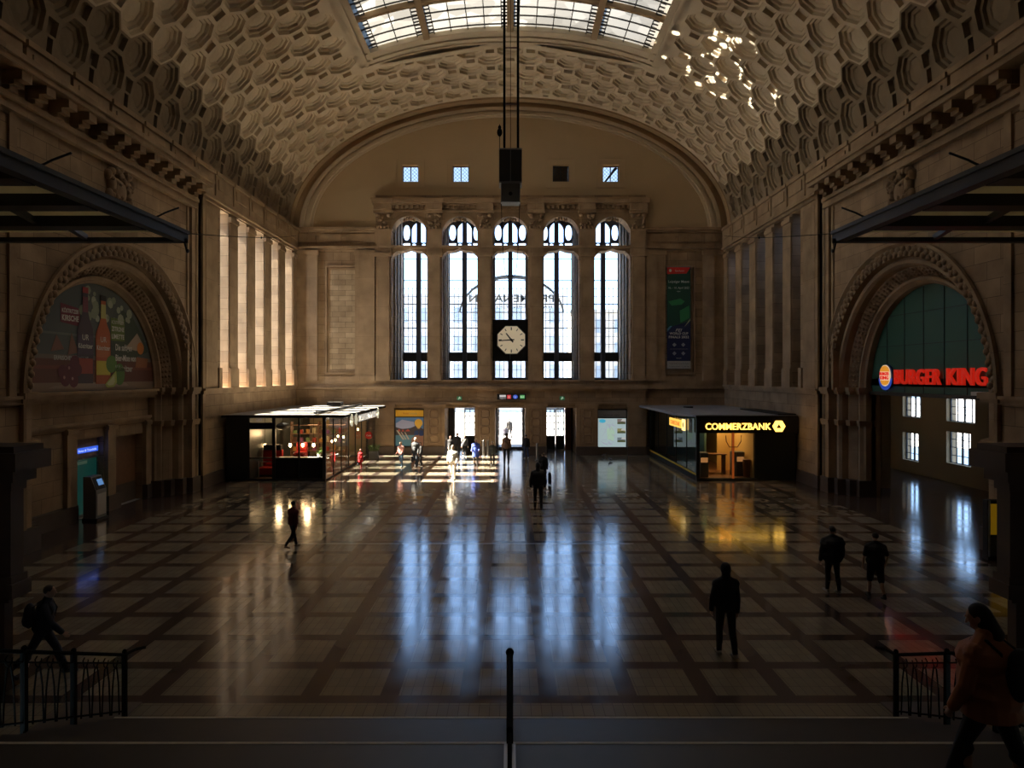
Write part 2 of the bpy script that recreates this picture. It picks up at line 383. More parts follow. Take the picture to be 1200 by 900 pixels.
for a, b in zip(SEC[:-1], SEC[1:]):
    w_ = b-a; e0, e1 = a+.17+.3, b-.17-.3; nn = max(2, round((e1-e0)/.95))
    for i in range(nn+1):
        s = e0+(e1-e0)*i/nn; vstrip(mu, s-.025, s+.025, SK0, SK1, .12, .2, 1)
    for t0, t1 in zip(TR[:-1], TR[1:]):
        q0, q1 = t0-.14, t1+.14
        for dd in [q0-.22]+[q0-.22+(q1+.22-q0+.22)*i/3 for i in (1,2)]+[q1+.22]:
            vstrip(mu, a, b, dd-.02, dd+.02, .13, .2, 8)
        for i in range(9):          # small border panes
            dd = q0+(q1-q0)*i/9
            for (x0, x1) in ((a+.17, e0), (e1, b-.17)): vstrip(mu, x0, x1, dd-.015, dd+.015, .13, .2, 1)
mu.build('muntin', M['bronze'], sky)
# arch rib at the far end
def ell_band(mb, a0, b0, a1, b1, y0, y1, n=72, t0=0, t1=PI, zc=ZC):
    rs = []
    for i in range(n+1):
        t = t0+(t1-t0)*i/n; c, s = math.cos(t), math.sin(t)
        rs.append([(a0*c,y0,zc+b0*s),(a0*c,y1,zc+b0*s),(a1*c,y1,zc+b1*s),(a1*c,y0,zc+b1*s)])
    mb.rings(rs)
rb = MB(); ell_band(rb, 14.80, 8.62, 15.7, 9.5, DEND-.04, FW+.01)
struct(rb, 'trim_2', M['rib'])
rb = MB(); ell_band(rb, 14.26, 8.22, 14.9, 8.8, FW-.06, FW+.2); struct(rb, 'trim_3', M['rib'])
rb = MB()
ell_band(rb, 14.05, 8.04, 14.32, 8.28, FW-.22, FW+.1); ell_band(rb, 13.85, 7.90, 14.05, 8.04, FW-.12, FW+.1); ell_band(rb, 13.62, 7.74, 13.85, 7.9, FW-.26, FW+.1); ell_band(rb, 13.45, 7.62, 13.62, 7.74, FW-.1, FW+.1)
struct(rb, 'trim_4', M['stucco'])

# ---- far wall
wf = holder('wall_far')
lun = MB()   # lunette, with four small windows cut out
cols = [-14.9]; SW = [(-6.83,14.95+3.9),(-3.38,0),(3.46,0),(6.87,0)]
swz0, swz1 = 18.58, 19.72
holes = [(c-.56, c+.56) for c, _ in SW]
xs = sorted(set([round(-14.9+i*.4,3) for i in range(75)]+[-9.15,9.15]+[v for h_ in holes for v in h_]+[14.9]))
def topz(x): return ZC+8.9*math.sqrt(max(0, 1-(x/15.0)**2))
for x0, x1 in zip(xs[:-1], xs[1:]):
    mid = (x0+x1)/2; inh = any(a < mid < b for a, b in holes)
    zb0 = 17.45 if abs(mid) < 9.15 else 15.2
    segs = [(zb0, swz0, None), (swz1, None, 1)] if inh else [(zb0, None, 1)]
    for z0, z1, top in segs:
        za, zb = (z1, z1) if z1 else (topz(x0), topz(x1))
        lun.add([(x0,FW,z0),(x1,FW,z0),(x1,FW,zb),(x0,FW,za),(x0,FW+.6,z0),(x1,FW+.6,z0),(x1,FW+.6,zb),(x0,FW+.6,za)],
                [(0,1,2,3),(7,6,5,4),(0,4,5,1),(3,2,6,7)]+([(1,5,6,2),(0,3,7,4)] if False else []))
for a, b in holes: # reveals
    lun.box(a-.01,a,FW,FW+.6,swz0,swz1); lun.box(b,b+.01,FW,FW+.6,swz0,swz1)
struct(lun, 'lunette', M['plaster'], wf)
# side portions of the far wall below the springing + room corners
sdw = MB()
for sg in (-1,1):
    x0, x1 = sg*9.2, sg*(W+.6)
    sdw.box(x0, x1, FW, FW+.6, 0, 15.4)
struct(sdw, 'wall_panel', M['stx'], wf)
tr5 = MB()
for sg in (-1,1):
    a, b = sg*9.1, sg*(W+.2)
    for z0, z1, p in ((15.25,15.42,.30),(15.12,15.25,.18),(14.15,14.3,.10),(13.98,14.15,.28),(13.85,13.98,.15),(4.46,4.60,.28),(4.60,4.72,.18),(3.3,3.42,.08)):
        tr5.box(a, b, FW-p, FW+.1, z0, z1)
    tr5.box(a, b, FW-.12, FW, 4.72, 5.3)      # plinth course
    # pilasters of the side bay
    for u0, u1, p in ((-9.95,-9.2,.30),(-10.55,-9.95,.18),(-13.85,-13.1,.28),(-14.6,-13.85,.12)):
        uu = sorted((sg*u0*-1*-1, sg*u1)) if sg == 1 else sorted((u0, u1))
        u_0, u_1 = (u0, u1) if sg == -1 else (-u1, -u0)
        tr5.box(u_0, u_1, FW-p, FW, 5.3, 13.85); tr5.box(u_0-.06, u_1+.06, FW-p-.06, FW, 13.55, 13.85); tr5.box(u_0-.04, u_1+.04, FW-p-.05, FW, 5.0, 5.35)
    # panel frame
    c = sg*11.45
    for hw, p, t_ in ((1.15,.14,.12),(.97,.07,.10)):
        z0, z1 = 5.45+(1.15-hw), 12.85-(1.15-hw)
        tr5.box(c-hw, c-hw+t_, FW-p, FW, z0, z1); tr5.box(c+hw-t_, c+hw, FW-p, FW, z0, z1)
        tr5.box(c-hw+t_, c+hw-t_, FW-p, FW, z1-t_, z1); tr5.box(c-hw+t_, c+hw-t_, FW-p, FW, z0, z0+t_)
    for q0, q1 in ((9.1,11.3),(11.4,13.1),(13.2,14.5)):   # frieze panels
        u_0, u_1 = sorted((sg*q0, sg*q1)); tr5.box(u_0+.1, u_1-.1, FW-.06, FW, 14.45, 15.0)
struct(tr5, 'trim_5', M['std'])
pn = MB()
for sg in (-1,1): pn.box(sg*11.45-.87, sg*11.45+.87, FW-.03, FW, 5.75, 12.55)
struct(pn, 'trim_6', M['pan'])

# central window block
BF = 45.9; GD = 50.85; BK = 51.1
WX = [-6.86,-3.42,0.0,3.46,6.94]; HWW = 1.22; DW = 1.02
edges = [-9.15] + sum([[c-HWW, c+HWW] for c in WX], []) + [9.2]
blk = MB()
for i in range(0, len(edges), 2): blk.box(edges[i], edges[i+1], BF, BK, 4.6, 17.3)
for c in WX:
    a, b = c-HWW, c+HWW
    blk.box(a, b, BF, GD+.2, 4.6, 4.95)                       # below sill
    # spandrel above the arch
    n = 16; zc_, r = 14.92, HWW
    for i in range(n):
        t0, t1 = PI*i/n, PI*(i+1)/n
        x0, x1 = c+r*math.cos(t1), c+r*math.cos(t0); za, zb = zc_+r*math.sin(t1), zc_+r*math.sin(t0)
        blk.add([(x0,BF,za),(x1,BF,zb),(x1,BF,17.3),(x0,BF,17.3),(x0,BF+1,za),(x1,BF+1,zb),(x1,BF+1,17.3),(x0,BF+1,17.3)], [(0,1,2,3),(7,6,5,4),(0,4,5,1),(3,2,6,7)])
    # crossbar with shallow ogee underside
    pts = [(-HWW,14.16),(-HWW,13.35),(-1.08,13.62),(-.85,13.8),(-.4,13.84),(0,13.98),(.4,13.84),(.85,13.8),(1.08,13.62),(HWW,13.35),(HWW,14.16)]
    for p, q in zip(pts[1:-2], pts[2:-1]):
        blk.add([(c+p[0],BF-.0,p[1]),(c+q[0],BF,q[1]),(c+q[0],BF,14.16),(c+p[0],BF,14.16),(c+p[0],BF+1,p[1]),(c+q[0],BF+1,q[1]),(c+q[0],BF+1,14.16),(c+p[0],BF+1,14.16)], [(0,1,2,3),(7,6,5,4),(0,4,5,1),(3,2,6,7)])
blk.box(-9.15, 9.2, BF, BK, 17.3, 17.6)
blk.box(-9.15, 9.2, BF+1, BK, 17.6, 18.6); 
struct(blk, 'window_block', M['stx'], wf)
tb = MB()
# entablature above the block
for i in range(6):
    a, b = edges[2*i], edges[2*i+1]
    cxx = (a+b)/2
    tb.box(a+.10, b-.10, BF-.20, BF, 5.0, 13.5); tb.box(a+.04, b-.04, BF-.24, BF, 5.0, 5.35)                # pilaster
    tb.box(a-.04, b+.04, BF-.32, BF, 13.42, 13.65); tb.box(a-.02, b+.02, BF-.14, BF, 13.65, 15.2)
    tb.box(a-.05, b+.05, BF-.18, BF, 15.15, 15.28); tb.box(a-.1, b+.1, BF-.28, BF, 16.35, 16.52)
    tb.box(a-.05, b+.05, BF-.45, BF, 16.52, 16.95); tb.box(a-.15, b+.15, BF-.62, BF, 16.95, 17.25)
for z0, z1, p in ((16.45,16.55,.1),(16.9,17.0,.3),(17.0,17.25,.5)): tb.box(-9.3, 9.35, BF-p, BF, z0, z1)
for i in range(54): x = -9.1+i*.34; tb.box(x, x+.17, BF-.24, BF, 16.68, 16.88)
for z0, z1, p in ((13.98,14.16,.2),(4.46,4.62,.34),(4.62,4.74,.2),(4.3,4.46,.16),(3.42,3.54,.14)): tb.box(-9.25, 9.3, BF-p, BF, z0, z1)
for c in WX:   # sill and arch moulding
    tb.box(c-HWW, c+HWW, BF-.1, BF+1.2, 4.95, 5.06)
    for r0, r1, p in ((HWW,HWW+.1,.10),(HWW+.1,HWW+.2,.05)):
        rs = []
        for i in range(25):
            t = PI*i/24; cc_, ss = math.cos(t), math.sin(t)
            rs.append([(c+r0*cc_,BF-p,14.92+r0*ss),(c+r0*cc_,BF+.05,14.92+r0*ss),(c+r1*cc_,BF+.05,14.92+r1*ss),(c+r1*cc_,BF-p,14.92+r1*ss)])
        tb.rings(rs)
struct(tb, 'trim_7', M['std'])
# stepped top of the block
t8 = MB(); t8.box(-8.95, 8.95, FW-.12, FW+.2, 17.25, 17.55); t8.box(-9.4,9.45,BF-.5,BF+.2,17.22,17.32)
struct(t8, 'trim_8', M['rib'])
# carved capitals
cp = MB()
for i in range(6):
    a, b = edges[2*i], edges[2*i+1]
    for q in range(14):
        x = random.uniform(a+.1, b-.1); z = random.uniform(15.35, 16.3); r = random.uniform(.09,.16)
        cp.ell((x, BF-.02, z), r, .2, r*.9, 8, 5)
    for sgx in (a+.14, b-.14): cp.ell((sgx, BF-.16, 16.2), .16, .16, .13, 8, 5)
    for q in range(4): cp.ell((a+.15+q*(b-a-.3)/3, BF-.1, 15.4), .1, .12, .16, 8, 5)
for c in WX:     # keystone ornaments
    for q in range(5): cp.ell((c+(q-2)*.17, BF+.1, 16.02-abs(q-2)*.05), .11, .22, .12, 8, 5)
struct(cp, 'trim_9', M['carve'], smooth=True)

# lower zone with doors
DZ = 3.15; lw = MB(); ed2 = [-9.15] + sum([[c-DW, c+DW] for c in WX], []) + [9.2]
for i in range(0, len(ed2), 2): lw.box(ed2[i], ed2[i+1], BF, BK, 0, 4.6)
for k, c in enumerate(WX):
    lw.box(c-DW, c+DW, BF, BK, DZ, 4.6)
    if k in (0,4): lw.box(c-DW, c+DW, BF+.25, BK, 0, DZ)
struct(lw, 'door_wall', M['stx'], wf)
pl = MB()
for i in range(6):
    a, b = ed2[2*i], ed2[2*i+1]
    pl.box(a+.0, b-.0, BF-.16, BF, .55, 3.2)
    pl.box(a-.08, b+.08, BF-.24, BF, 3.2, 3.42)
struct(pl, 'trim_10', M['std'])
pr = MB()      # link ornament on the pilasters
for i in range(1, 5):
    a, b = ed2[2*i], ed2[2*i+1]; c = (a+b)/2
    for k in range(4):
        zc_ = 1.05+k*.57
        pts = [(c+.27*math.copysign(abs(math.cos(t))**.5, math.cos(t)), BF-.18, zc_+.27*math.copysign(abs(math.sin(t))**.5, math.sin(t))) for t in [2*PI*q/16+.01 for q in range(17)]]
        pr.tube(pts, .05, 6, False)
    for xx in (c-.46, c+.46): pr.box(xx-.035, xx+.035, BF-.21, BF-.15, .7, 3.1)
    for zz in (.68, 3.05): pr.box(c-.46, c+.46, BF-.21, BF-.15, zz, zz+.07)
struct(pr, 'trim_11', M['carve'])
bl = MB()
for i in range(6): bl.box(ed2[2*i]-.03, ed2[2*i+1]+.03, BF-.28, BF+.1, 0, .55)
for sg in (-1,1): bl.box(sg*9.1, sg*W, FW-.2, FW, 0, .6)
for c in (WX[0], WX[4]): bl.box(c-DW, c+DW, BF-.1, BF+.25, 0, .5)
struct(bl, 'baseboard_far', M['plinth'])

# ---- windows of the block
TX = 14.95
def tracery(c):
    mb = MB(); cu = bpy.data.curves.new('t','CURVE'); cu.dimensions = '2D'; cu.fill_mode = 'BOTH'; cu.extrude = .09
    def spl(pts):
        s = cu.splines.new('POLY'); s.points.add(len(pts)-1)
        for p, q in zip(s.points, pts): p.co = (q[0], q[1], 0, 1)
        s.use_cyclic_u = True
    spl([(-1.25,14.9),(1.25,14.9),(1.25,18.0),(-1.25,18.0)])
    for sg in (-1,1):
        spl([(sg*(.905+.25*math.cos(t)), 16.06+.60*math.sin(t)*(1 if abs(math.sin(t))<.9 else .97)) for t in [2*PI*i/18 for i in range(18)]])
        spl([(sg*.64,14.96),(sg*1.17,14.96),(sg*1.17,15.28),(sg*.64,15.28)])
        spl([(sg*.36+.15*math.cos(t), 15.11+.15*math.sin(t)) for t in [2*PI*i/14 for i in range(14)]])
        spl([(sg*.17,15.33),(sg*.52,15.33),(sg*.52,16.35),(sg*.40,16.6),(sg*.17,16.82)])
    ob = bpy.data.objects.new('t', cu); C.objects.link(ob)
    me = bpy.data.meshes.new_from_object(ob.evaluated_get(bpy.context.evaluated_depsgraph_get())); bpy.data.objects.remove(ob)
    vs = [(c+v.co.x, GD-.12+v.co.z, v.co.y) for v in me.vertices]; fs = [tuple(p.vertices) for p in me.polygons]
    mb.add(vs, fs); return mb
for i, c in enumerate(WX):
    wn = holder('window_%d' % (i+1))
    f = MB(); y0, y1 = GD-.1, GD+.05
    a, b = c-HWW, c+HWW
    f.box(a, a+.1, y0, y1, 4.95, 14.9); f.box(b-.1, b, y0, y1, 4.95, 14.9); f.box(a, b, y0-.02, y1, 6.42, 7.1); f.box(a, b, y0, y1, 4.9, 5.2)
    f.build('window_frame', M['bronze'], wn, kind='structure')
    f = MB(); f.box(c-.17, c+.17, GD-.4, y1, 4.95, 15.0); f.box(c-.1,c+.1,GD-.46,GD-.4,4.95,15.0); f.build('mullion', M['mull'], wn, kind='structure')
    rv = MB()
    for sg_ in (-1,1):
        xe_ = c+sg_*HWW; rv.box(xe_-sg_*.03, xe_, BF+1.0, GD-.1, 4.95, 17.9)
        for yy in (BF+1.0, BF+2.2, BF+3.5): rv.box(xe_-sg_*.09, xe_, yy, yy+.22, 4.95, 17.6)
    rv.build('window_reveal', M['revealstone'], wn, kind='structure')
    mt = MB()
    for z in (8.92, 10.72, 12.5): mt.box(a, b, GD-.05, GD, z-.035, z+.035)
    for z in [5.8]+[7.1+.6*k for k in range(1,9)]: mt.box(a, b, GD-.03, GD, z-.018, z+.018)
    for sg in (-1, 1):
        for k in (1,2):
            x = c+sg*(.17+(HWW-.27)*k/3); mt.box(x-.02, x+.02, GD-.03, GD, 4.95, 12.0)
    mt.box(a, b, GD-.03, GD, 14.1, 14.15)
    mt.build('muntin', M['mull'], wn, kind='structure')
    tracery(c).build('tracery', M['mull'], wn, kind='structure')
    MB().add([(a,GD+.06,4.9),(b,GD+.06,4.9),(b,GD+.06,17.3),(a,GD+.06,17.3)], [(0,1,2,3)]).build('glass_pane', M['glass'], wn, kind='structure')
    if i != 9: portal('daylight_portal', (c,GD+.2,11.0), (PI/2,0,0), 2.44, 12.2)
# small lunette windows
for i, (c, _) in enumerate(SW):
    wn = holder('window_%d' % (i+6)); f = MB()
    for hw, hz0, hz1, p, t_ in ((.98,18.15,20.15,.05,.07),):
        for q in ((c-hw,c-hw+t_,hz0,hz1),(c+hw-t_,c+hw,hz0,hz1),(c-hw+t_,c+hw-t_,hz1-t_,hz1),(c-hw+t_,c+hw-t_,hz0,hz0+t_)): f.box(q[0],q[1],FW-p,FW,q[2],q[3])
    f.build('window_surround', M['plaster'], wn, kind='structure')
    f = MB()
    for q in ((c-.56,c-.5,swz0,swz1),(c+.5,c+.56,swz0,swz1),(c-.5,c+.5,swz1-.06,swz1),(c-.5,c+.5,swz0,swz0+.06),(c-.03,c+.03,swz0,swz1)): f.box(q[0],q[1],FW+.3,FW+.38,q[2],q[3])
    if i == 3: f.add([(c-.5,FW+.45,swz0),(c-.35,FW+.45,swz0),(c+.5,FW+.45,swz1-.1),(c+.35,FW+.45,swz1)], [(0,1,2,3)])
    f.build('window_frame', M['bronze'], wn, kind='structure')
    if i == 2: MB().box(c-.5,c+.5,FW+.41,FW+.43,swz0,swz1).build('curtain', M['carve'], wn, kind='structure')
    lat = MB()
    for k in range(-4, 9):
        for sg in (1,-1):
            x0, z0 = c-.5+k*.25 if sg == 1 else c+.5-k*.25, swz0; pts = []
            for t in (0, 1.14): pts.append((x0+sg*t, FW+.36, z0+t))
            pts = [p for p in pts]
            x1, z1 = pts[1][0], pts[1][2]
            # clip to the opening
            ta, tb_ = 0.0, 1.14
            if sg*(x0-c) < -.5: ta = (-.5-sg*(x0-c))
            if sg*(x0-c)+tb_ > .5: tb_ = .5-sg*(x0-c)
            if tb_-ta > .05: lat.tube([(x0+sg*ta,FW+.36,z0+ta),(x0+sg*tb_,FW+.36,z0+tb_)], .012, 4)
    lat.build('lattice', M['bronze'], wn, kind='structure')
    MB().add([(c-.56,FW+.4,swz0),(c+.56,FW+.4,swz0),(c+.56,FW+.4,swz1),(c-.56,FW+.4,swz1)], [(0,1,2,3)]).build('glass_pane', M['lunetteglass'], wn, kind='structure')

# ---- side walls
SLOTS = [(34.0,35.0),(36.1,37.4),(38.7,40.0),(41.15,42.5),(43.85,45.2)]
AC, AZ = 25.7, 4.75
PROF = [(5.62,-.02),(5.62,-.14),(5.52,-.16),(5.42,-.02),(5.05,.02),(5.02,.26),(4.92,.20),(4.80,.22),(4.72,.34),(4.70,.60),(4.64,.62),(4.40,.86),(4.34,.98),(4.30,.86),(4.20,.86),(4.12,1.0),(4.05,1.06),(4.05,1.5)]
for side, sg in (('left',-1),('right',1)):
    wh = holder('wall_'+side)
    mb = MB(); X0, X1 = sg*W, sg*(W+1.3)
    # colonnade section
    mb.box(X0, X1, 31.9, BK, 0, 4.7); mb.box(X0, X1, 31.9, BK, 13.7, 15.5)
    ys = [31.9]+[v for s_ in SLOTS for v in s_]+[BK]
    for i in range(0, len(ys), 2):       # embrasures splayed outwards, shaped so the sun lights the reveals
        w0 = .07 if i else 0; a_, b_ = ys[i], ys[i+1]
        mb.prism([(X0,a_),(X0,b_),(X1,b_),(X1,a_+w0)], lambda u,v: (u,v,4.7), lambda u,v: (u,v,13.7))
    mb.box(X0+sg*.45, X1, 31.0, 31.9, 0, 15.5)
    # front bay with the great arch
    y0, y1 = AC-5.6, AC+5.6
    mb.box(X0, X1, y1, 31.05, 0, 15.5); mb.box(X0, X1+sg*.3, NW, y0, 0, 15.5)
    n = 40
    for i in range(n):
        t0, t1 = PI*i/n, PI*(i+1)/n; ya, yb = AC+5.6*math.cos(t1), AC+5.6*math.cos(t0); za, zb = AZ+5.6*math.sin(t1), AZ+5.6*math.sin(t0)
        mb.add([(X0,ya,za),(X0,yb,zb),(X0,yb,15.5),(X0,ya,15.5),(X1,ya,za),(X1,yb,zb),(X1,yb,15.5),(X1,ya,15.5)], [(0,1,2,3),(7,6,5,4),(0,4,5,1),(3,2,6,7)])
    struct(mb, 'wall_face', M['sty'], wh)
    # archivolt: profile swept round the arch and down the jambs
    def sweep(prof, zbot=0.0, n=64):
        rs = []
        def sec(t): 
            return [(sg*(W+x), AC+r*math.cos(t), AZ+r*math.sin(t)) for r, x in prof]
        rs.append([(p[0],p[1],zbot) for p in sec(0)])
        for i in range(n+1): rs.append(sec(PI*i/n))
        rs.append([(p[0],p[1],zbot) for p in sec(PI)])
        return rs
    ar = MB(); ar.rings(sweep(PROF), cap=False, closed=False)
    struct(ar, 'trim_%d' % (12 if sg < 0 else 13), M['std'])
    og = MB()
    for i in range(92):
        t = PI*(i+.5)/92
        for r, x, sz in ((5.24 + (.08 if i % 2 else -.08), .0, .125),):
            og.ell((sg*(W+x), AC+r*math.cos(t), AZ+r*math.sin(t)), .1, sz, sz, 7, 5)
    for i in range(64):
        t = PI*(i+.5)/64
        for r, x in ((4.64,.66),(4.52,.76),(4.44,.86)):
            og.ell((sg*(W+x), AC+(r+.03*math.sin(i*2.1))*math.cos(t), AZ+(r+.03*math.sin(i*2.1))*math.sin(t)), .08, .075, .075, 6, 4)
    struct(og, 'trim_%d' % (14 if sg < 0 else 15), M['carve'], smooth=True)
    # impost mouldings, stepped with the jamb
    im = MB()
    for z0, z1, ex in ((4.62,4.80,.12),(4.50,4.62,.06),(3.22,3.34,.06),(3.10,3.22,.03)):
        for sy in (-1,1):
            for (ra, xa), (rb_, xb) in (((5.72,-.14),(5.0,.3)),((5.0,.14),(4.66,.7)),((4.66,.5),(4.3,1.0)),((4.3,.8),(4.05,1.2))):
                im.box(sg*(W+xa-ex), sg*(W+xb+.3), AC+sy*(rb_-ex*.7), AC+sy*(ra), z0, z1)
    for z0, z1, ex in ((4.46,4.62,.14),(4.62,4.72,.22),(3.26,3.36,.06)):
        im.box(sg*(W-ex), sg*(W+.1), AC+5.6, 31.05, z0, z1); im.box(sg*(W-ex), sg*(W+.1), 31.9, FW, z0, z1); im.box(sg*(W-ex), sg*(W+.1), NW, AC-5.6, z0, z1)
    struct(im, 'trim_%d' % (16 if sg < 0 else 17), M['std'])
    # jamb plinths
    bp_ = MB()
    for sy in (-1,1):
        for (ra, xa), (rb_, xb) in (((5.72,-.14),(5.0,.3)),((5.0,.14),(4.66,.7)),((4.66,.5),(4.3,1.0)),((4.3,.8),(4.05,1.2))):
            bp_.box(sg*(W+xa-.06), sg*(W+xb+.3), AC+sy*(rb_-.05), AC+sy*ra, 0, .7)
    bp_.box(sg*(W-.12), sg*(W+.1), AC+5.6, 31.05, 0, .7); bp_.box(sg*(W-.1), sg*(W+.1), 31.9, FW, 0, .6); bp_.box(sg*(W-.12), sg*(W+.1), NW, AC-5.6, 0, .7)
    struct(bp_, 'baseboard_'+side, M['plinth'])
    # bay frame, pier shafts, entablature, cornice
    t = MB()
    t.box(sg*(W-.12), sg*(W+.2), 30.75, 31.05, .7, 13.4); t.box(sg*(W-.06), sg*(W+.2), 30.45, 30.62, 4.7, 13.2)
    t.tube([(sg*(W+.12),31.55,.2),(sg*(W+.12),31.55,13.9)], .14, 10); t.box(sg*(W-.10), sg*(W+.2), 31.9, 32.15, .6, 13.9); t.box(sg*(W-.06), sg*(W+.2), 32.3, 33.6, 4.7, 13.5)
    t.box(sg*(W-.06), sg*(W+.2), NW, 19.9, 12.9, 13.2) 
    t.box(sg*(W-.08), sg*(W+.2), 19.6, 19.9, 4.7, 13.2)
    # front bay cornice
    ya, yb = NW, 31.15
    for x, z0, z1 in ((.22,13.0,13.12),(.16,13.12,13.3),(.28,13.3,13.45),(.12,13.45,13.98),(.90,13.98,14.16),(1.0,14.16,14.32),(.86,14.32,14.42)): t.box(sg*(W-x), sg*(W+.1), ya, yb, z0, z1)
    t.box(sg*(W-.35), sg*(W+.1), ya, 18.9, 12.7, 13.98)
    for i in range(13):
        y = 30.55-i*1.02
        if y < 18.6: break
        t.box(sg*(W-.78), sg*W, y-.2, y+.2, 13.72, 13.98); t.box(sg*(W-.55), sg*W, y-.2, y+.2, 13.58, 13.72); t.box(sg*(W-.4), sg*W, y-.16, y+.16, 13.45, 13.58)
    # far section entablature
    for x, z0, z1 in ((.12,13.75,13.9),(.26,13.9,14.02),(.2,14.02,14.12)): t.box(sg*(W-x), sg*(W+.1), 31.9, FW, z0, z1)
    # attic blocks with gaps
    k = 0; y = 45.95
    while y > 10:
        t.box(sg*(W-.20), sg*(W+.3), y-2.06, y-.07, 14.12, 15.16); t.box(sg*(W-.28), sg*(W+.3), y-2.08, y-.05, 15.16, 15.34); t.box(sg*(W-.25), sg*(W), y-1.82, y-.32, 14.5, 15.0)
        y -= 2.16
    t.box(sg*(W-.06), sg*(W+.3), NW, FW, 14.1, 15.45)
    # pilasters with plinths between the slots
    ys = [s_ for s_ in SLOTS]
    for i in range(len(ys)):
        a = ys[i][1]; b = ys[i+1][0] if i < 4 else FW
        t.box(sg*(W-.07), sg*(W+.004), a+.04, min(b-.04, a+1.10), 5.72, 13.4); t.box(sg*(W-.13), sg*(W+.004), a+.01, min(b-.01, a+1.13), 4.7, 5.72); t.box(sg*(W-.14), sg*(W+.004), a+.01, min(b-.01,a+1.13), 13.3, 13.55)
    t.box(sg*(W-.13), sg*(W+.004), 33.65, 33.98, 4.7, 5.72)
    struct(t, 'trim_%d' % (18 if sg < 0 else 19), M['std'])
    ry = MB()    # rosettes in the near entablature
    for i in range(9): ry.tube([(sg*(W-.37), 18.4-i*.9+.25*math.cos(q), 13.35+.25*math.sin(q)) for q in [2*PI*z/12 for z in range(13)]], .07, 6, False); ry.ell((sg*(W-.38), 18.4-i*.9, 13.35), .08,.1,.1)
    struct(ry, 'trim_%d' % (20 if sg < 0 else 21), M['carve'])
    # slot windows
    for i, (a, b) in enumerate(SLOTS):
        wn = holder('window_%d' % ((10 if sg < 0 else 15)+i)); f = MB(); X = sg*(W+1.2)
        for q0, q1 in ((a,a+.03),(b+.17,b+.2)): f.box(X, X+sg*.06, q0, q1, 4.7, 13.7)
        for z in (4.72,9.2,13.68): f.box(X, X+sg*.04, a, b+.2, z-.02, z+.02)
        f.build('window_frame', M['bronze'], wn, kind='structure')
        MB().add([(X+sg*.03,a,4.7),(X+sg*.03,b+.2,4.7),(X+sg*.03,b+.2,13.7),(X+sg*.03,a,13.7)], [(0,1,2,3)]).build('glass_pane', M['glass'] if sg < 0 else M['dimglass'], wn, kind='structure')
        sl = MB().box(sg*(W-.1), sg*(W+1.2), a, b, 4.60, 4.74); struct(sl, 'window_sill', M['std'], wn)
        portal('daylight_portal', (sg*(W+1.35),(a+b)/2,9.2), (0,-sg*PI/2 if sg < 0 else PI/2,0), 9.0, b-a)
# unseen wall added to cut the daylight at the right-hand windows
struct(MB().box(17.6, 18.0, 32, 48, 0, 13.5), 'wall_light_block_right', M['plaster'])
# left lunette poster wall with two niches
X = -15.95; lf = MB()
for y0, y1, z0, z1 in ((AC-4.1,24.65,0,4.7),(24.65,26.5,2.95,4.7),(26.5,27.35,0,4.7),(27.35,29.3,2.85,4.7),(29.3,AC+4.1,0,4.7)): lf.box(X-.5, X, y0, y1, z0, z1)
lf.box(X-.7, X-.45, 24, 30, 0, 4.7)
lf.box(X-.9, X-.2, AC-4.3, AC+4.3, 4.7, 9.0)
lf.box(-17.0,-16.7,19,33,0,12)  # unseen backing slab added to stop sun leaking round the jambs
struct(lf, 'wall_left_infill', M['sty'])
lt = MB()
for x, z0, z1 in ((.45,4.5,4.66),(.55,4.66,4.76),(.3,4.38,4.5),(.12,3.42,3.5),(.18,3.5,3.6),(.08,3.34,3.42)): lt.box(X, X+x, AC-4.06, AC+4.06, z0, z1)
for y in (24.1,26.55,29.32): lt.box(X, X+.16, y, y+.5 if y > 24.2 else y+.55, .55, 3.4); lt.box(X, X+.22, y-.04, y+.58, 3.2, 3.36)
struct(lt, 'trim_22', M['std'])
struct(MB().box(X, X+.22, AC-4.06, 24.64, 0, .6).box(X, X+.22, 26.5, 27.34, 0, .6).box(X, X+.22, 29.3, AC+4.06, 0, .6).box(X-.44, X-.3, 27.35, 29.3, 0, .8), 'baseboard_left_infill', M['plinth'])
struct(MB().box(X-.4, X-.3, 27.35, 29.3, .8, 2.85), 'trim_23', M['wood'])
# right: opening to a darker room with four windows
rm = MB(); XB = 22.0
RW = [(36.2,37.9,3.06,4.5),(32.0,34.1,3.05,4.5),(36.4,37.9,.67,2.2),(32.3,34.1,.95,2.55)]
def grid_wall(mb, X0, X1, ya, yb, za, zb, holes):
    ys = sorted({ya, yb, *[h_[0] for h_ in holes], *[h_[1] for h_ in holes]}); zs = sorted({za, zb, *[h_[2] for h_ in holes], *[h_[3] for h_ in holes]})
    for a, b in zip(ys[:-1], ys[1:]):
        for c_, d_ in zip(zs[:-1], zs[1:]):
            m_, n_ = (a+b)/2, (c_+d_)/2
            if any(h_[0] < m_ < h_[1] and h_[2] < n_ < h_[3] for h_ in holes): continue
            mb.box(X0, X1, a, b, c_, d_)
grid_wall(rm, XB, XB+.5, 20, 42, 0, 5.2, RW)
rm.box(15.95, XB, 41.6, 42, 0, 5.2); rm.box(15.95, XB, 20, 20.4, 0, 5.2); rm.box(15.9, XB+.5, 20, 42, 4.9, 5.2)
rm.box(16.5,16.8,19,33,5.2,12)  # backing slab added out of view, keeps daylight out above the arch
rm.box(15.9, 16.3, AC+4.05, 41.6, 0, 5.0); rm.box(15.9, 16.3, 20.2, AC-4.05, 0, 5.0)
struct(rm, 'wall_right_room', M['rib'])
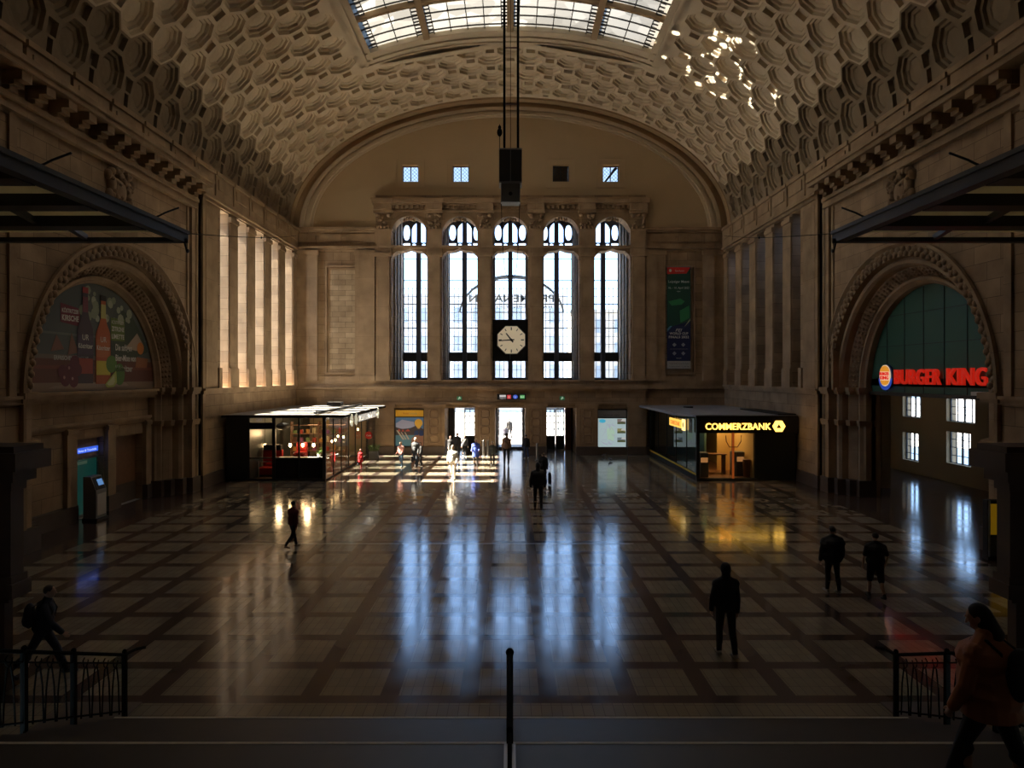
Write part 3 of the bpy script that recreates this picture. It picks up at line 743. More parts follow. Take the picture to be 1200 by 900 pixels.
for i, (a, b, z0, z1) in enumerate(RW):
    wn = holder('window_%d' % (21+i)); f = MB(); c = (a+b)/2
    for q0, q1 in ((a,a+.06),(b-.06,b),(c-.05,c+.05),((a+c)/2-.012,(a+c)/2+.012),((b+c)/2-.012,(b+c)/2+.012)): f.box(XB+.2, XB+.26, q0, q1, z0, z1)
    for z in (z0+.03, z1-.03, (z0+z1)/2, z0+(z1-z0)*.25, z0+(z1-z0)*.75): f.box(XB+.2, XB+.25, a, b, z-.015, z+.015)
    f.build('window_frame', M['bronze'], wn, kind='structure')
    MB().add([(XB+.24,a,z0),(XB+.24,b,z0),(XB+.24,b,z1),(XB+.24,a,z1)], [(0,1,2,3)]).build('glass_pane', M['glass'], wn, kind='structure')
# near wall, room behind the camera
nw = MB()
for sg in (-1,1): nw.box(sg*6.75, sg*(W+1.3), NW-.6, NW, 0, 12.5)
n = 40
for i in range(n):
    x0, x1 = -15.3+30.6*i/n, -15.3+30.6*(i+1)/n
    f_ = lambda x: ZC+9.6*math.sqrt(max(0,1-(x/15.8)**2))
    nw.add([(x0,NW,12.5),(x1,NW,12.5),(x1,NW,f_(x1)),(x0,NW,f_(x0)),(x0,NW-.6,12.5),(x1,NW-.6,12.5),(x1,NW-.6,f_(x1)),(x0,NW-.6,f_(x0))], [(0,1,2,3),(7,6,5,4),(0,4,5,1),(3,2,6,7)])
struct(nw, 'wall_near', M['stx'])
rr = MB()
for sg in (-1,1): rr.box(sg*7.2, sg*7.6, -5, NW-.6, -.3, 12.5)
rr.box(-7.6, 7.6, -5.4, -5, -.3, 12.5); rr.box(-7.6, 7.6, -5.4, NW-.6, 12.5, 12.9)
struct(rr, 'wall_rear', M['sty'])
# stairs
stp = MB(); n = 9; LZ = 1.4; Y0, Y1 = 10.2, 7.2
for k in range(1, n+1):
    yb = Y0-(k-1)*(Y0-Y1)/(n-1) if k < n else Y1
    ya = Y0-k*(Y0-Y1)/(n-1) if k < n else 5.4
    stp.box(-5.97, 6.0, ya if k < n else 5.4, yb, 0, LZ*k/n)
for k in range(1, 15): stp.box(-5.97, 6.0, 5.4-k*.3-(.0 if k < 14 else 6.0), 5.4-(k-1)*.3, 0, LZ+k*.1607)
struct(stp, 'stair_steps', simple('dark worn granite',(.040,.032,.028),.45,noise=.25,nscale=4))
ns = MB()
for k in range(1, n+1):
    yb = Y0-(k-1)*(Y0-Y1)/(n-1) if k < n else Y1
    if k in (1, n): ns.box(-5.97, 6.0, yb-.035, yb+.006, LZ*k/n-.03, LZ*k/n+.004)
struct(ns, 'trim_24', simple('pale stair nosing',(.46,.42,.33),.5,noise=.3,nscale=9))
struct(MB().box(-7.2,-5.97,NW,10.96,0,.02).box(6.0,7.2,NW,10.96,0,.02), 'trim_25', M['plinth'])
# near piers at both edges of the picture
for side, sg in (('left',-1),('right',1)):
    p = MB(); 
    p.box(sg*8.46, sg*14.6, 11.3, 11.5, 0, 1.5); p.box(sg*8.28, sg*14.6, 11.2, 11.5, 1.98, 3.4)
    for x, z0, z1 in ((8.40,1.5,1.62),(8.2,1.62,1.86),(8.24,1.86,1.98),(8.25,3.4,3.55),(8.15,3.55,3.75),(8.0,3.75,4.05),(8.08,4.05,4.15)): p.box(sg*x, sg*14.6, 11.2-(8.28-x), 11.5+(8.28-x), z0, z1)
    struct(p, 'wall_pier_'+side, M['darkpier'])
# ================================================================== THINGS
_mats = {}
def flat(col, es=0.0, rough=.6):
    k = (tuple(round(c,3) for c in col), es, rough)
    if k not in _mats: _mats[k] = simple('print %.2f %.2f %.2f' % tuple(col), col, rough, emit=col if es else None, es=es)
    return _mats[k]
class Plane:
    """flat print: u to the right, v up, layers stand off along n"""
    def __init__(s, o, u, n, parent): s.o = Vector(o); s.u = Vector(u).normalized(); s.v = Vector((0,0,1)); s.n = Vector(n).normalized(); s.p = parent; s.es = 0
    def at(s, a, b, h): return s.o+s.u*a+s.v*b+s.n*h
    def poly(s, name, pts, col, h=.004, t=.003, mat=None):
        return MB().prism(pts, lambda a,b: s.at(a,b,h), lambda a,b: s.at(a,b,h-t)).build(name, mat or flat(col, s.es), s.p)
    def rect(s, name, a0, a1, b0, b1, col, h=.004, t=.003, mat=None): return s.poly(name, [(a0,b0),(a1,b0),(a1,b1),(a0,b1)], col, h, t, mat)
    def disc(s, name, a, b, ra, rb_, col, h=.004, t=.003, n=20, mat=None, t0=0, t1=2*PI):
        return s.poly(name, [(a+ra*math.cos(t0+(t1-t0)*i/n), b+rb_*math.sin(t0+(t1-t0)*i/n)) for i in range(n if t1-t0 > 6.2 else n+1)], col, h, t, mat)
    def multi(s, name, polys, col, h=.004, t=.003, mat=None):
        m = MB()
        for pts in polys: m.prism(pts, lambda a,b: s.at(a,b,h), lambda a,b: s.at(a,b,h-t))
        return m.build(name, mat or flat(col, s.es), s.p)
    def text(s, name, body, a, b, size, col, h=.006, ext=.002, bold=.0, width=None, align='LEFT', mat=None, mirror=False, shear=0):
        cu = bpy.data.curves.new('t','FONT'); cu.body = body; cu.size = 1; cu.extrude = 0.0; cu.offset = bold; cu.space_character = 1.0+bold*2.5; cu.align_x = 'LEFT'; cu.shear = shear; cu.resolution_u = 3
        ob = bpy.data.objects.new('t', cu); C.objects.link(ob); bpy.context.view_layer.update()
        me = bpy.data.meshes.new_from_object(ob.evaluated_get(bpy.context.evaluated_depsgraph_get())); bpy.data.objects.remove(ob)
        xs = [v.co.x for v in me.vertices]; ys = [v.co.y for v in me.vertices]
        if not xs: return None
        x0, x1, y0, y1 = min(xs), max(xs), min(ys), max(ys); sc_ = size/.73           # size = cap height
        sx = sc_ if width is None else width/(x1-x0)
        bm = bmesh.new(); bm.from_mesh(me)
        ret = bmesh.ops.extrude_face_region(bm, geom=bm.faces[:])
        for e in ret['geom']:
            if isinstance(e, bmesh.types.BMVert): e.co.z += 1
        off = {'LEFT': 0, 'CENTER': -(x1-x0)*sx/2, 'RIGHT': -(x1-x0)*sx}[align]
        vs, fs = [], []
        bm.verts.index_update()
        for v in bm.verts:
            xx = (v.co.x-x0)*sx+off; xx = -xx if mirror else xx
            vs.append(s.at(a+xx, b+v.co.y*sc_, h-ext+ext*(1-v.co.z)*1.0 if False else h-ext*v.co.z))
        fs = [tuple(v.index for v in f.verts) for f in bm.faces]; bm.free()
        return MB().add(vs, fs).build(name, mat or flat(col, s.es), s.p)

# ---- doors of the far wall (plane D 48.8)
def door_leaf(mb_f, mb_p, x, y, ang, w_, sg, z1=3.0):
    """leaf hinged at x, opening by ang; sg = direction of the closed leaf"""
    Mx = Matrix.Translation((x,y,0)) @ Matrix.Rotation(ang, 4, 'Z') @ Matrix.Scale(sg, 4, (1,0,0))
    f = MB(); f.box(0,.09,-.03,.03,.06,z1).box(w_-.09,w_,-.03,.03,.06,z1).box(.09,w_-.09,-.03,.03,.06,1.02).box(.09,w_-.09,-.03,.03,z1-.1,z1)
    f.box(.15,w_-.15,-.045,-.03,.16,.9)
    for k in (1,2,3): z = 1.02+(z1-1.12)*k/4; f.box(.09,w_-.09,-.02,.02,z-.03,z+.03)
    f.box(w_/2-.028,w_/2+.028,-.02,.02,1.02,z1-.1); f.xf(Mx)
    g = MB().box(.09,w_-.09,-.004,.004,1.02,z1-.1).xf(Mx)
    h = MB().tube([(w_-.06,-.06,1.0),(w_-.06,-.1,1.05),(w_-.06,-.1,1.35),(w_-.06,-.06,1.4)],.015,6).xf(Mx)
    return f, g, h
for i, (c, items) in enumerate(((WX[1], (('leaf',-.92,.62,1.05),('panel',-.92,-.62),('leaf',.10,.82,0))), (WX[2], (('leaf',-.92,.84,1.45),('leafr',.92,.84,-1.5))), (WX[3], (('leaf',-.92,.70,0),('leaf',-.20,.66,.06),('panel',.48,.92))))):
    dn = holder('door_%d' % (i+1)); y = 48.8; f = MB()
    f.box(c-DW, c-DW+.1, y-.12, y+.12, 0, DZ).box(c+DW-.1, c+DW, y-.12, y+.12, 0, DZ).box(c-DW+.1, c+DW-.1, y-.12, y+.12, 3.03, DZ)
    f.build('door_frame', M['bronze'], dn, kind='structure')
    MB().box(c-DW, c+DW, 49.2, 51.3, 0, .16).build('door_threshold', M['plinth'], dn, kind='structure')
    for it in items:
        if it[0] == 'panel':
            MB().box(c+it[1], c+it[2], y-.05, y+.05, .02, 3.03).box(c+it[1]+.06, c+it[2]-.06, y-.07, y-.05, .2, 1.2).box(c+it[1]+.06, c+it[2]-.06, y-.07, y-.05, 1.4, 2.8).build('side_panel', M['wood'] if i == 2 else M['bronze'], dn, kind='structure'); continue
        f, g, h = door_leaf(None, None, c+it[1], y, it[3], it[2], 1 if it[0] == 'leaf' else -1)
        lf_ = f.build('door_leaf', M['bronze'], dn, kind='structure')
        g.build('glass_pane', M['glass'], lf_, kind='structure'); h.build('door_handle', M['steel'], lf_, kind='structure')
    portal('daylight_portal', (c, 51.2, 1.6), (PI/2,0,0), 2.04, 3.1)
# outdoor ground, building and sign across the forecourt
og_ = MB().box(-120, 120, 51.2, 160, -.4, -.02).box(-120, -15.95, -20, 51.2, -.4, -.02).box(23, 120, -20, 51.2, -.4, -.02)
struct(og_, 'pavement', simple('pale paving',(.45,.44,.42),.8))
palewin = simple('pale reflecting office window',(.17,.21,.26),.4)
def facade(name, label, x0, x1, y, z1, col, nb, nf):
    t = thing(name, label, 'building', ((x0+x1)/2, y, -.02)); w_ = x1-x0
    b = MB().box(-w_/2, w_/2, .3, 10, 0, z1); b.box(-w_/2-.3, w_/2+.3, -.1, 10.3, z1, z1+.5); b.box(-w_/2-.1,w_/2+.1,.0,.3,3.9,4.2)
    b.build('wall', simple('facade '+name,tuple(c_*.52 for c_ in col),.8), t)
    dx = w_/nb; fh = (z1-4.4)/nf
    for i in range(nb):
        for k in range(nf):
            xx = -w_/2+dx*(i+.5); zz = 4.6+fh*k; m = MB().box(xx-.75,xx+.75,.16,.32,zz+.4,zz+2.4)
            m.box(xx-.85,xx+.85,.1,.2,zz+.3,zz+.4)
            m.build('window', palewin, t)
    return t
facade('office_building', 'long pale building with rows of windows across the forecourt, seen through the tall windows', -26, 8, 100, 17, (.62,.66,.70), 12, 3)
facade('apartment_building', 'shorter cream building right of the long one, beyond the forecourt', 10, 34, 108, 15.5, (.66,.62,.55), 8, 3)
t = thing('roof_sign', 'arched outdoor sign with grey letters facing away, seen through the tall windows', 'sign', (0.1,55,10.2))
P = Plane((0,0,0),(1,0,0),(0,-1,0),t); mg = simple('sign grey',(.10,.12,.13),.5)
P.text('lettering','PROMENADEN',0,1.15,.62,(.1,.1,.1),.06,.1,.012,6.9,'CENTER',mg,mirror=True)
P.text('lettering','HAUPTBAHNHOF LEIPZIG',.2,.62,.27,(.1,.1,.1),.06,.08,.0,6.2,'CENTER',mg,mirror=True)
a = MB(); pts = []
ell = lambda t_, R, Q: (4.3*math.cos(t_)*R, 3.35*math.sin(t_)*Q)
for i in range(30):
    t0, t1 = PI*(.03+.94*i/30), PI*(.03+.94*(i+1)/30)
    wd = lambda q: .90+.07*abs(math.cos(q))
    a.prism([(4.3*math.cos(t0), 3.35*math.sin(t0)), (4.3*math.cos(t1), 3.35*math.sin(t1)), (4.3*wd(t1)*math.cos(t1), 3.35*wd(t1)*math.sin(t1)-.0), (4.3*wd(t0)*math.cos(t0), 3.35*wd(t0)*math.sin(t0))], lambda u,v: (u,-.1,v), lambda u,v: (u,.1,v))
a.build('arch_band', mg, t)
fr_ = MB(); fr_.tube([(-4.2,0,.3),(4.2,0,.3)],.05,6); fr_.tube([(-3.8,.1,-10.2),(-3.8,.1,.9)],.07,6); fr_.tube([(3.8,.1,-10.2),(3.8,.1,.9)],.07,6); fr_.build('support_post', mg, t)

# ---- clock
y = 46.35
t = thing('station_clock', 'large octagonal wall clock with cream dial on a black panel in the middle window', 'clock', (0,y,7.77))
MB().box(-1.215, 1.215, 0, .25, -1.42, 1.42).build('back_panel', M['darkpanel'], t)
oc = lambda r, n=8, o=PI/8: [(r*math.cos(o+2*PI*i/n), r*math.sin(o+2*PI*i/n)) for i in range(n)]
P = Plane((.07,0,.02),(1,0,0),(0,-1,0),t)
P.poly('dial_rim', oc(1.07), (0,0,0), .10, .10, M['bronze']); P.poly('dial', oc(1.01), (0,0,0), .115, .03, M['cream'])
for k in range(12):
    an = PI/2-k*PI/6; c_, s_ = math.cos(an), math.sin(an); r0, r1, hw = (.66,.87,.035) if k % 3 == 0 else (.70,.87,.026)
    P.poly('hour_mark', [(r0*c_+hw*s_, r0*s_-hw*c_),(r1*c_+hw*s_, r1*s_-hw*c_),(r1*c_-hw*s_, r1*s_+hw*c_),(r0*c_-hw*s_, r0*s_+hw*c_)], (0,0,0), .125, .01, M['black'])
def hand(name, ang, L, w0, w1, h_):
    c_, s_ = math.cos(ang), math.sin(ang); P.poly(name, [(-.2*c_+w0*s_,-.2*s_-w0*c_),(L*c_+w1*s_,L*s_-w1*c_),(L*c_-w1*s_,L*s_+w1*c_),(-.2*c_-w0*s_,-.2*s_+w0*c_)], (0,0,0), h_, .012, M['black'])
hand('minute_hand', PI/2-math.radians(266), .86, .045, .03, .15); hand('hour_hand', PI/2-math.radians(322), .58, .055, .04, .14); P.disc('hand_hub',0,0,.09,.09,(0,0,0),.16,.04,mat=M['black'])
P.rect('hanging_rod', -.09, -.06, -1.35, -.98, (0,0,0), .05, .03, M['steel'])

# ---- direction sign + exit signs
t = thing('direction_sign', 'long black sign with white red blue and green symbols above the middle door', 'sign', (.08,BF-.45,3.92))
MB().box(-.98,.98,0,.12,-.2,.2).build('sign_case', M['black'], t); MB().box(-.6,-.56,.1,.5,-.05,.05).box(.56,.6,.1,.5,-.05,.05).build('bracket', M['metal'], t)
P = Plane((0,0,0),(1,0,0),(0,-1,0),t); P.es = .5
P.rect('pictogram',-.80,-.38,-.02,.13,(.6,.6,.62),.006); P.text('lettering','Ausgang City',-.79,-.13,.08,(.75,.75,.75),.008,.003,width=.42)
P.rect('pictogram',-.30,-.04,-.13,.13,(.62,.05,.06),.006); P.text('lettering','S',-.21,-.08,.15,(.8,.8,.8),.010); P.disc('pictogram',.26,0,.16,.14,(.05,.12,.65),.006); P.text('lettering','U',.20,-.07,.14,(.8,.8,.8),.010)
P.rect('pictogram',.58,.88,-.12,.12,(.12,.45,.15),.006); P.text('lettering','BUS',.61,-.05,.10,(.8,.8,.8),.010,width=.24)
for x, lb in ((-3.44,'small green exit sign above the left door'), (3.5,'small green exit sign above the right door')):
    t = thing('exit_sign', lb, 'sign', (x,BF-.3,3.82), group=None)
    MB().box(-.17,.17,0,.12,-.14,.14).build('sign_case', M['grey'], t); P = Plane((0,0,0),(1,0,0),(0,-1,0),t); P.es = .25
    P.rect('sign_face',-.15,.15,-.12,.12,(.05,.26,.10),.005); P.multi('pictogram',[[(-.1,-.08),(-.02,-.08),(.03,.02),(.08,-.04),(.1,0),(.03,.08),(-.06,.05),(-.03,-.02)],[(.0,.07),(.04,.07),(.04,.11),(.0,.11)]],(.7,.8,.7),.008)
    MB().box(-.03,.03,.08,.3,-.03,.03).build('bracket', M['grey'], t)

# ---- posters beside the doors
c = WX[0]
t = thing('poster_case', 'framed travel poster with orange header and balloon picture left of the doors', 'poster', (c,BF+.05,0))
MB().box(-1.02,-.96,0,.12,.5,3.08).box(.96,1.02,0,.12,.5,3.08).box(-.96,.96,0,.12,3.0,3.08).box(-.96,.96,0,.12,.5,.56).box(-.96,.96,0,.12,2.5,2.56).build('frame', M['bronze'], t)
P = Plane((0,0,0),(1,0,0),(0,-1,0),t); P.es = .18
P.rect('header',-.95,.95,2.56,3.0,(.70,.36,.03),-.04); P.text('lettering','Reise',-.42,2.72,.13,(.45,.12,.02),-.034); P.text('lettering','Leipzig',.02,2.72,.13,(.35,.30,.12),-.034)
P.rect('picture_sky',-.95,.95,1.5,2.5,(.10,.20,.34),-.04); P.multi('picture_cloud',[[(-.9,1.75),(-.2,1.72),(.35,1.9),(.3,2.2),(-.5,2.35),(-.92,2.1)]],(.35,.36,.46),-.036)
P.poly('picture_hill',[(-.95,1.5),(-.95,1.85),(-.5,1.72),(.1,1.78),(.5,1.98),(.95,1.7),(.95,1.3),(-.95,1.3)],(.07,.055,.05),-.032)
P.rect('picture_water',-.95,.95,.56,1.52,(.10,.22,.26),-.038); P.multi('picture_town',[[(-.85,1.55),(-.7,1.75),(-.6,1.55)],[(-.55,1.55),(-.45,1.7),(-.35,1.55)],[(-.3,1.56),(-.1,1.72),(.05,1.56)]],(.45,.08,.05),-.028)
P.multi('picture_pier',[[(-.9,1.62),(-.78,1.62),(-.35,1.0),(-.45,.98)],[(-.6,1.5),(-.52,1.5),(-.2,1.0),(-.28,1.0)],[(-.35,1.5),(-.28,1.5),(.0,1.02),(-.1,1.0)]],(.42,.36,.26),-.026)
P.poly('picture_rock',[(.1,.56),(.15,1.1),(.5,1.35),(.95,1.3),(.95,.56)],(.30,.14,.08),-.03); P.multi('picture_figure',[[(.3,1.3),(.35,1.6),(.6,1.62),(.62,1.3)],[(.66,1.25),(.7,1.65),(.93,1.6),(.93,1.25)]],(.03,.05,.12),-.022)
P.disc('picture_balloon',.62,2.12,.27,.28,(.72,.40,.05),-.028); P.poly('picture_balloon',[(.42,1.95),(.82,1.95),(.68,1.74),(.56,1.74)],(.62,.36,.08),-.029)
c = WX[4]-.02
t = thing('map_case', 'lit city map board in a black frame right of the doors', 'poster', (c,BF+.05,0))
MB().box(-1.02,-.96,0,.12,.4,3.08).box(.96,1.02,0,.12,.4,3.08).box(-.96,.96,0,.12,3.0,3.08).box(-.96,.96,0,.12,.4,.48).box(-.96,.96,0,.12,2.44,2.52).build('frame', M['bronze'], t)
P = Plane((0,0,0),(1,0,0),(0,-1,0),t); P.es = .0
P.rect('header',-.95,.95,2.52,3.0,(.30,.31,.32),-.04); P.text('lettering','ZENTRUM',-.62,2.6,.11,(.10,.10,.11),-.034); P.text('lettering','INFO',.18,2.6,.11,(.06,.06,.07),-.034)
P.es = .75; P.rect('map_sheet',-.95,.95,.48,2.44,(.33,.42,.43),-.04)
st_ = []
rnd = random.Random(3)
for k in range(20):
    x, z, an, L = rnd.uniform(-.8,.2), rnd.uniform(.65,2.0), rnd.uniform(0,PI), rnd.uniform(.15,.55); dx, dz = math.cos(an)*L/2, math.sin(an)*L/2
    if x-abs(dx) < -.92 or x+abs(dx) > .3 or z+abs(dz) > 2.2 or z-abs(dz) < .5: continue
    st_.append([(x-dx,z-dz),(x+dx,z+dz),(x+dx+.02,z+dz+.02),(x-dx+.02,z-dz+.02)])
P.multi('map_street', st_, (.30,.30,.38),-.034); P.disc('map_badge',-.65,2.26,.22,.13,(.05,.34,.50),-.033); P.poly('map_park',[(-.3,1.0),(.1,.9),(.2,1.5),(0,1.9),(-.35,1.7)],(.33,.46,.36),-.036)
for z0, z1, cl in ((2.05,2.40,(.16,.13,.12)),(1.42,1.75,(.20,.19,.08)),(.82,1.14,(.12,.15,.17))):
    P.rect('map_photo',.36,.92,z0,z1,cl,-.034); P.poly('map_photo',[(.36,z0),(.92,z0),(.92,z0+.1),(.7,z0+.16),(.36,z0+.12)],(.06,.07,.03),-.03); P.poly('map_photo',[(.6,z0+.2),(.92,z0+.18),(.92,z1),(.7,z1)],(.42,.42,.40),-.032)
# ---- hanging banner
bx0, bz0 = XZ(781.5,432,45.8); bx1, bz1 = XZ(809,313,45.8)
t = thing('hanging_banner', 'tall green and navy event banner hanging on the wall right of the windows', 'banner', ((bx0+bx1)/2,45.75,bz0))
w_, h_ = bx1-bx0, bz1-bz0; a_, b_ = -w_/2, w_/2
P = Plane((0,0,0),(1,0,0),(0,-1,0),t)
MB().box(a_,b_,0,.02,0,h_).build('banner_cloth', flat((.010,.018,.075)), t); MB().tube([(a_-.05,.01,h_),(b_+.05,.01,h_)],.03,6).tube([(a_-.05,.01,0),(b_+.05,.01,0)],.03,6).build('banner_pole', M['grey'], t)
P.poly('banner_field',[(a_,h_*.93),(b_,h_*.98),(b_,h_*.47),(a_,h_*.40)],(.015,.075,.045),.004); P.poly('banner_field',[(a_,h_*.93),(a_,h_),(b_,h_),(b_-.28,h_*.935)],(.60,.025,.02),.007)
P.multi('banner_swirl',[[(a_+.08,h_*.66),(a_+.9,h_*.69),(b_-.4,h_*.66),(b_-.6,h_*.63),(a_+.3,h_*.62)],[(a_+.85,h_*.57),(b_-.1,h_*.62),(b_-.05,h_*.5),(a_+.9,h_*.45)]],(.03,.22,.08),.007)
P.poly('banner_swirl',[(a_,h_*.37),(a_+.45,h_*.42),(b_-.3,h_*.42),(b_,h_*.50),(b_,h_*.44),(b_-.5,h_*.385),(a_+.1,h_*.34)],(.02,.03,.10),.006)
P.multi('banner_swirl',[[(a_,h_*.36),(a_+.35,h_*.42),(a_+.2,h_*.42),(a_,h_*.39)]],(.10,.30,.45),.009); P.multi('banner_swirl',[[(b_-.42,h_*.41),(b_,h_*.5),(b_,h_*.475)]],(.45,.42,.25),.009)
wt = (.62,.62,.60)
P.text('lettering','Sparkasse',0.05,h_*.955,.12,wt,.010,width=.62,align='CENTER'); P.disc('banner_mark',a_+.22,h_*.965,.09,.1,wt,.010)
P.text('lettering','Leipziger Messe',0,h_*.845,.17,wt,.010,width=w_*.88,align='CENTER',bold=.01); P.text('lettering','06. - 10. April 2022',0,h_*.785,.15,wt,.010,width=w_*.88,align='CENTER'); P.text('lettering','Halle 1',0,h_*.755,.07,wt,.010,align='CENTER')
P.text('lettering','FEI',0,h_*.365,.20,wt,.012,width=.45,align='CENTER',bold=.02,shear=.3); P.text('lettering','WORLD CUP',0,h_*.335,.16,wt,.012,width=w_*.8,align='CENTER',bold=.03); P.text('lettering','FINALS 2022',0,h_*.30,.16,wt,.012,width=w_*.86,align='CENTER',bold=.03)
for k, (xx, zz) in enumerate(((-.3,.235),(.3,.235),(-.3,.15),(.3,.15))): P.multi('banner_badge',[[(xx-.14,h_*zz),(xx,h_*zz+.14),(xx+.14,h_*zz),(xx,h_*zz-.14)]],(.30,.32,.38),.010)
P.rect('banner_line',-.6,.6,h_*.192,h_*.194,(.4,.4,.42),.010); P.text('lettering','leipzig.de',0,h_*.10,.07,wt,.010,align='CENTER')
P.rect('banner_foot',a_,b_,0,h_*.075,(.42,.42,.41),.008); P.text('lettering','Tickets online und an der Kasse',0,h_*.045,.08,(.1,.1,.1),.011,width=w_*.85,align='CENTER'); P.text('lettering','Telefon 0341 12 34 56',0,h_*.015,.08,(.1,.1,.1),.011,width=w_*.85,align='CENTER')

# ---- hanging rig in the middle
D = 25.0; t = thing('hanging_rig', 'dark hanging equipment box on two long cables in the middle of the hall', 'rig', (0,D,0))
x0, z0 = XZ(585,217,D); x1, z1 = XZ(611.5,178,D); xc = (x0+x1)/2
MB().bbox(x0,x1,-.35,.35,z0,z1,.03).build('box', M['metal'], t)
MB().box(xc-.012,xc+.012,-.37,-.34,z0,z1).box(x0,x1,-.37,.37,z0-.02,z0+.04).box(x0,x1,-.37,.37,z1-.04,z1+.02).build('box_trim', M['grey'], t)
zb = XZ(0,239,D)[1]; MB().bbox(x0+.06,x1-.06,-.3,.3,zb,z0,.03).build('lamp_housing', M['grey'], t); MB().tube([(xc,-.33,(zb+z0)/2-.05),(xc,-.29,(zb+z0)/2-.05)],.07,12).build('lens', M['black'], t)
xa, xb = XZ(591,0,D)[0], XZ(607,0,D)[0]; ztop = 23.6
for x in (xa, xb): MB().tube([(x,0,z1),(x,0,ztop)],.045,8).build('suspension_tube', M['iron'], t)
for py in (122, 56, -12, -80): z = XZ(0,py,D)[1]; MB().box(xa,xb,-.02,.02,z-.02,z+.02).build('cross_bar', simple('rust red bar',(.10,.03,.02),.6), t)
MB().tube([(xc,0,z1),(xc,0,ztop)],.01,5).build('cable', M['iron'], t)
xl = XZ(585.5,0,D)[0]; zl = XZ(0,155,D)[1]; MB().tube([(xl,0,z1),(xl,0,zl+.3)],.012,5).ell((xl,0,zl),.10,.10,.16).ell((xl,0,zl+.18),.06,.06,.08).build('pulley', M['iron'], t)
lp = []; xq0, xq1 = x0+.08, x1-.08
for k in range(25):
    u = k/24; xx = xq0+(xq1-xq0)*u; zz = 9.0+ (zb-9.0)*abs(2*u-1)**5; lp.append((xx,0,zz))
MB().tube(lp,.012,5).build('cable', M['iron'], t)

def cg():
    m, nt, b = newmat('frosted canopy glass'); tr = nt.nodes.new('ShaderNodeBsdfTranslucent'); tr.inputs[0].default_value = (.75,.70,.5,1); nt.nodes.remove(b); nt.links.new(tr.outputs[0], nt.nodes['Material Output'].inputs['Surface']); return m
canopyglass = cg()
# ---- canopies, tension wires
for side, sg in (('left',-1),('right',1)):
    ym = 16.0; z = 8.45; xe = 7.62; y0 = NW; xo = 14.55
    t = thing('glass_canopy', 'dark steel canopy with frosted panes high at the %s edge of the picture' % side, 'canopy', (0,0,0))
    m = MB(); m.box(sg*xe, sg*(xe-.0+.22), y0, ym, z, z+.26); m.box(sg*(xe-.04), sg*(xe+.3), y0, ym, z+.2, z+.28)
    m.box(sg*xe, sg*xo, ym-.22, ym, z, z+.10); m.build('edge_beam', simple('dark canopy steel',(.035,.035,.033),.5) if sg < 0 else M['metal'], t)
    for yy in (14.3, 12.6, 10.9, 9.2): MB().box(sg*(xe+.2), sg*xo, yy-.22, yy+.22, z-.02, z+.2).build('cross_beam', M['metal'], t)
    for xx in (9.95, 12.2, 14.3): 
        mm = MB(); 
        for q in range(4): 
            ya, yb = 15.85-1.7*q, 14.3-1.7*q
            mm.add([(sg*(xx-.05),ya,z+.04),(sg*(xx+.05),ya,z+.04),(sg*(xx-.45),yb,z+.02),(sg*(xx-.6),yb,z+.02),(sg*(xx-.05),ya,z+.16),(sg*(xx+.05),ya,z+.16),(sg*(xx-.45),yb,z+.14),(sg*(xx-.6),yb,z+.14)],[(0,1,2,3),(4,7,6,5),(0,4,5,1),(2,6,7,3),(1,5,6,2),(0,3,7,4)])
        mm.build('diagonal_brace', M['metal'], t)
    MB().box(sg*(xe+.2), sg*xo, y0, ym-.1, z+.24, z+.27).build('frosted_pane', canopyglass, t)
    for yy in (15.1, 11.4): MB().tube([(sg*(xe+.5),yy,z+.3),(sg*(xe+.1),yy,z+.5),(sg*(xe-.22),yy,z+.62)],.02,6).tube([(sg*(xe+.6),yy,z+.3),(sg*(xe-.22),yy,z+.62)],.012,6).build('outrigger', M['metal'], t)
    MB().tube([(sg*(xe+.05),ym-.1,z+.02),(sg*(xe-.02),ym-.1,z-.22)],.02,6).ell((sg*(xe-.03),ym-.1,z-.2),.04,.04,.05).build('drip_spout', M['metal'], t)
    wr = MB(); a_ = Vector((sg*xe,ym-.05,z+.22)); b_ = Vector((sg*14.5,46.0,XZ(0,276,46)[1])); wr.tube([a_.lerp(b_,k/12)-Vector((0,0,.12*math.sin(PI*k/12))) for k in range(13)],.012,5)
    for k in (5,): p_ = a_.lerp(b_,k/12)-Vector((0,0,.12)); wr.ell(p_,.035,.035,.05)
    o = wr.build('tension_wire', M['iron']); tag(o, 'thin dark wire from the %s canopy corner to the far wall' % side, 'wire')
# ---- carved crests over the arches
for side, sg in (('left',-1),('right',1)):
    m = MB(); r_ = random.Random(5)
    sp_ = [(0,0,.42,.5),(0,.55,.22,.22),(.0,.8,.16,.14),(-.5,.15,.18,.42),(.5,.15,.18,.42),(-.52,.62,.15,.17),(.5,.66,.15,.17),(-.62,-.3,.14,.28),(.62,-.3,.14,.28),(-.3,-.5,.2,.16),(.3,-.5,.2,.16),(-.28,.3,.16,.14),(.3,.34,.16,.14),(-.72,.45,.1,.2),(.74,.4,.1,.22)]
    for a_, b_, ra, rb_ in sp_: m.ell((0,a_,b_), .2, ra, rb_, 10, 7)
    for k in range(26): m.ell((sg*-.12, r_.uniform(-.6,.6), r_.uniform(-.55,.75)), .12, r_.uniform(.06,.11), r_.uniform(.06,.13), 8, 5)
    o = m.build('crest_relief', M['carve'], smooth=True); o.location = (sg*(W-.06), 25.1, 12.15)
    tag(o, 'carved stone crest on the %s wall above the great arch' % side, 'relief')

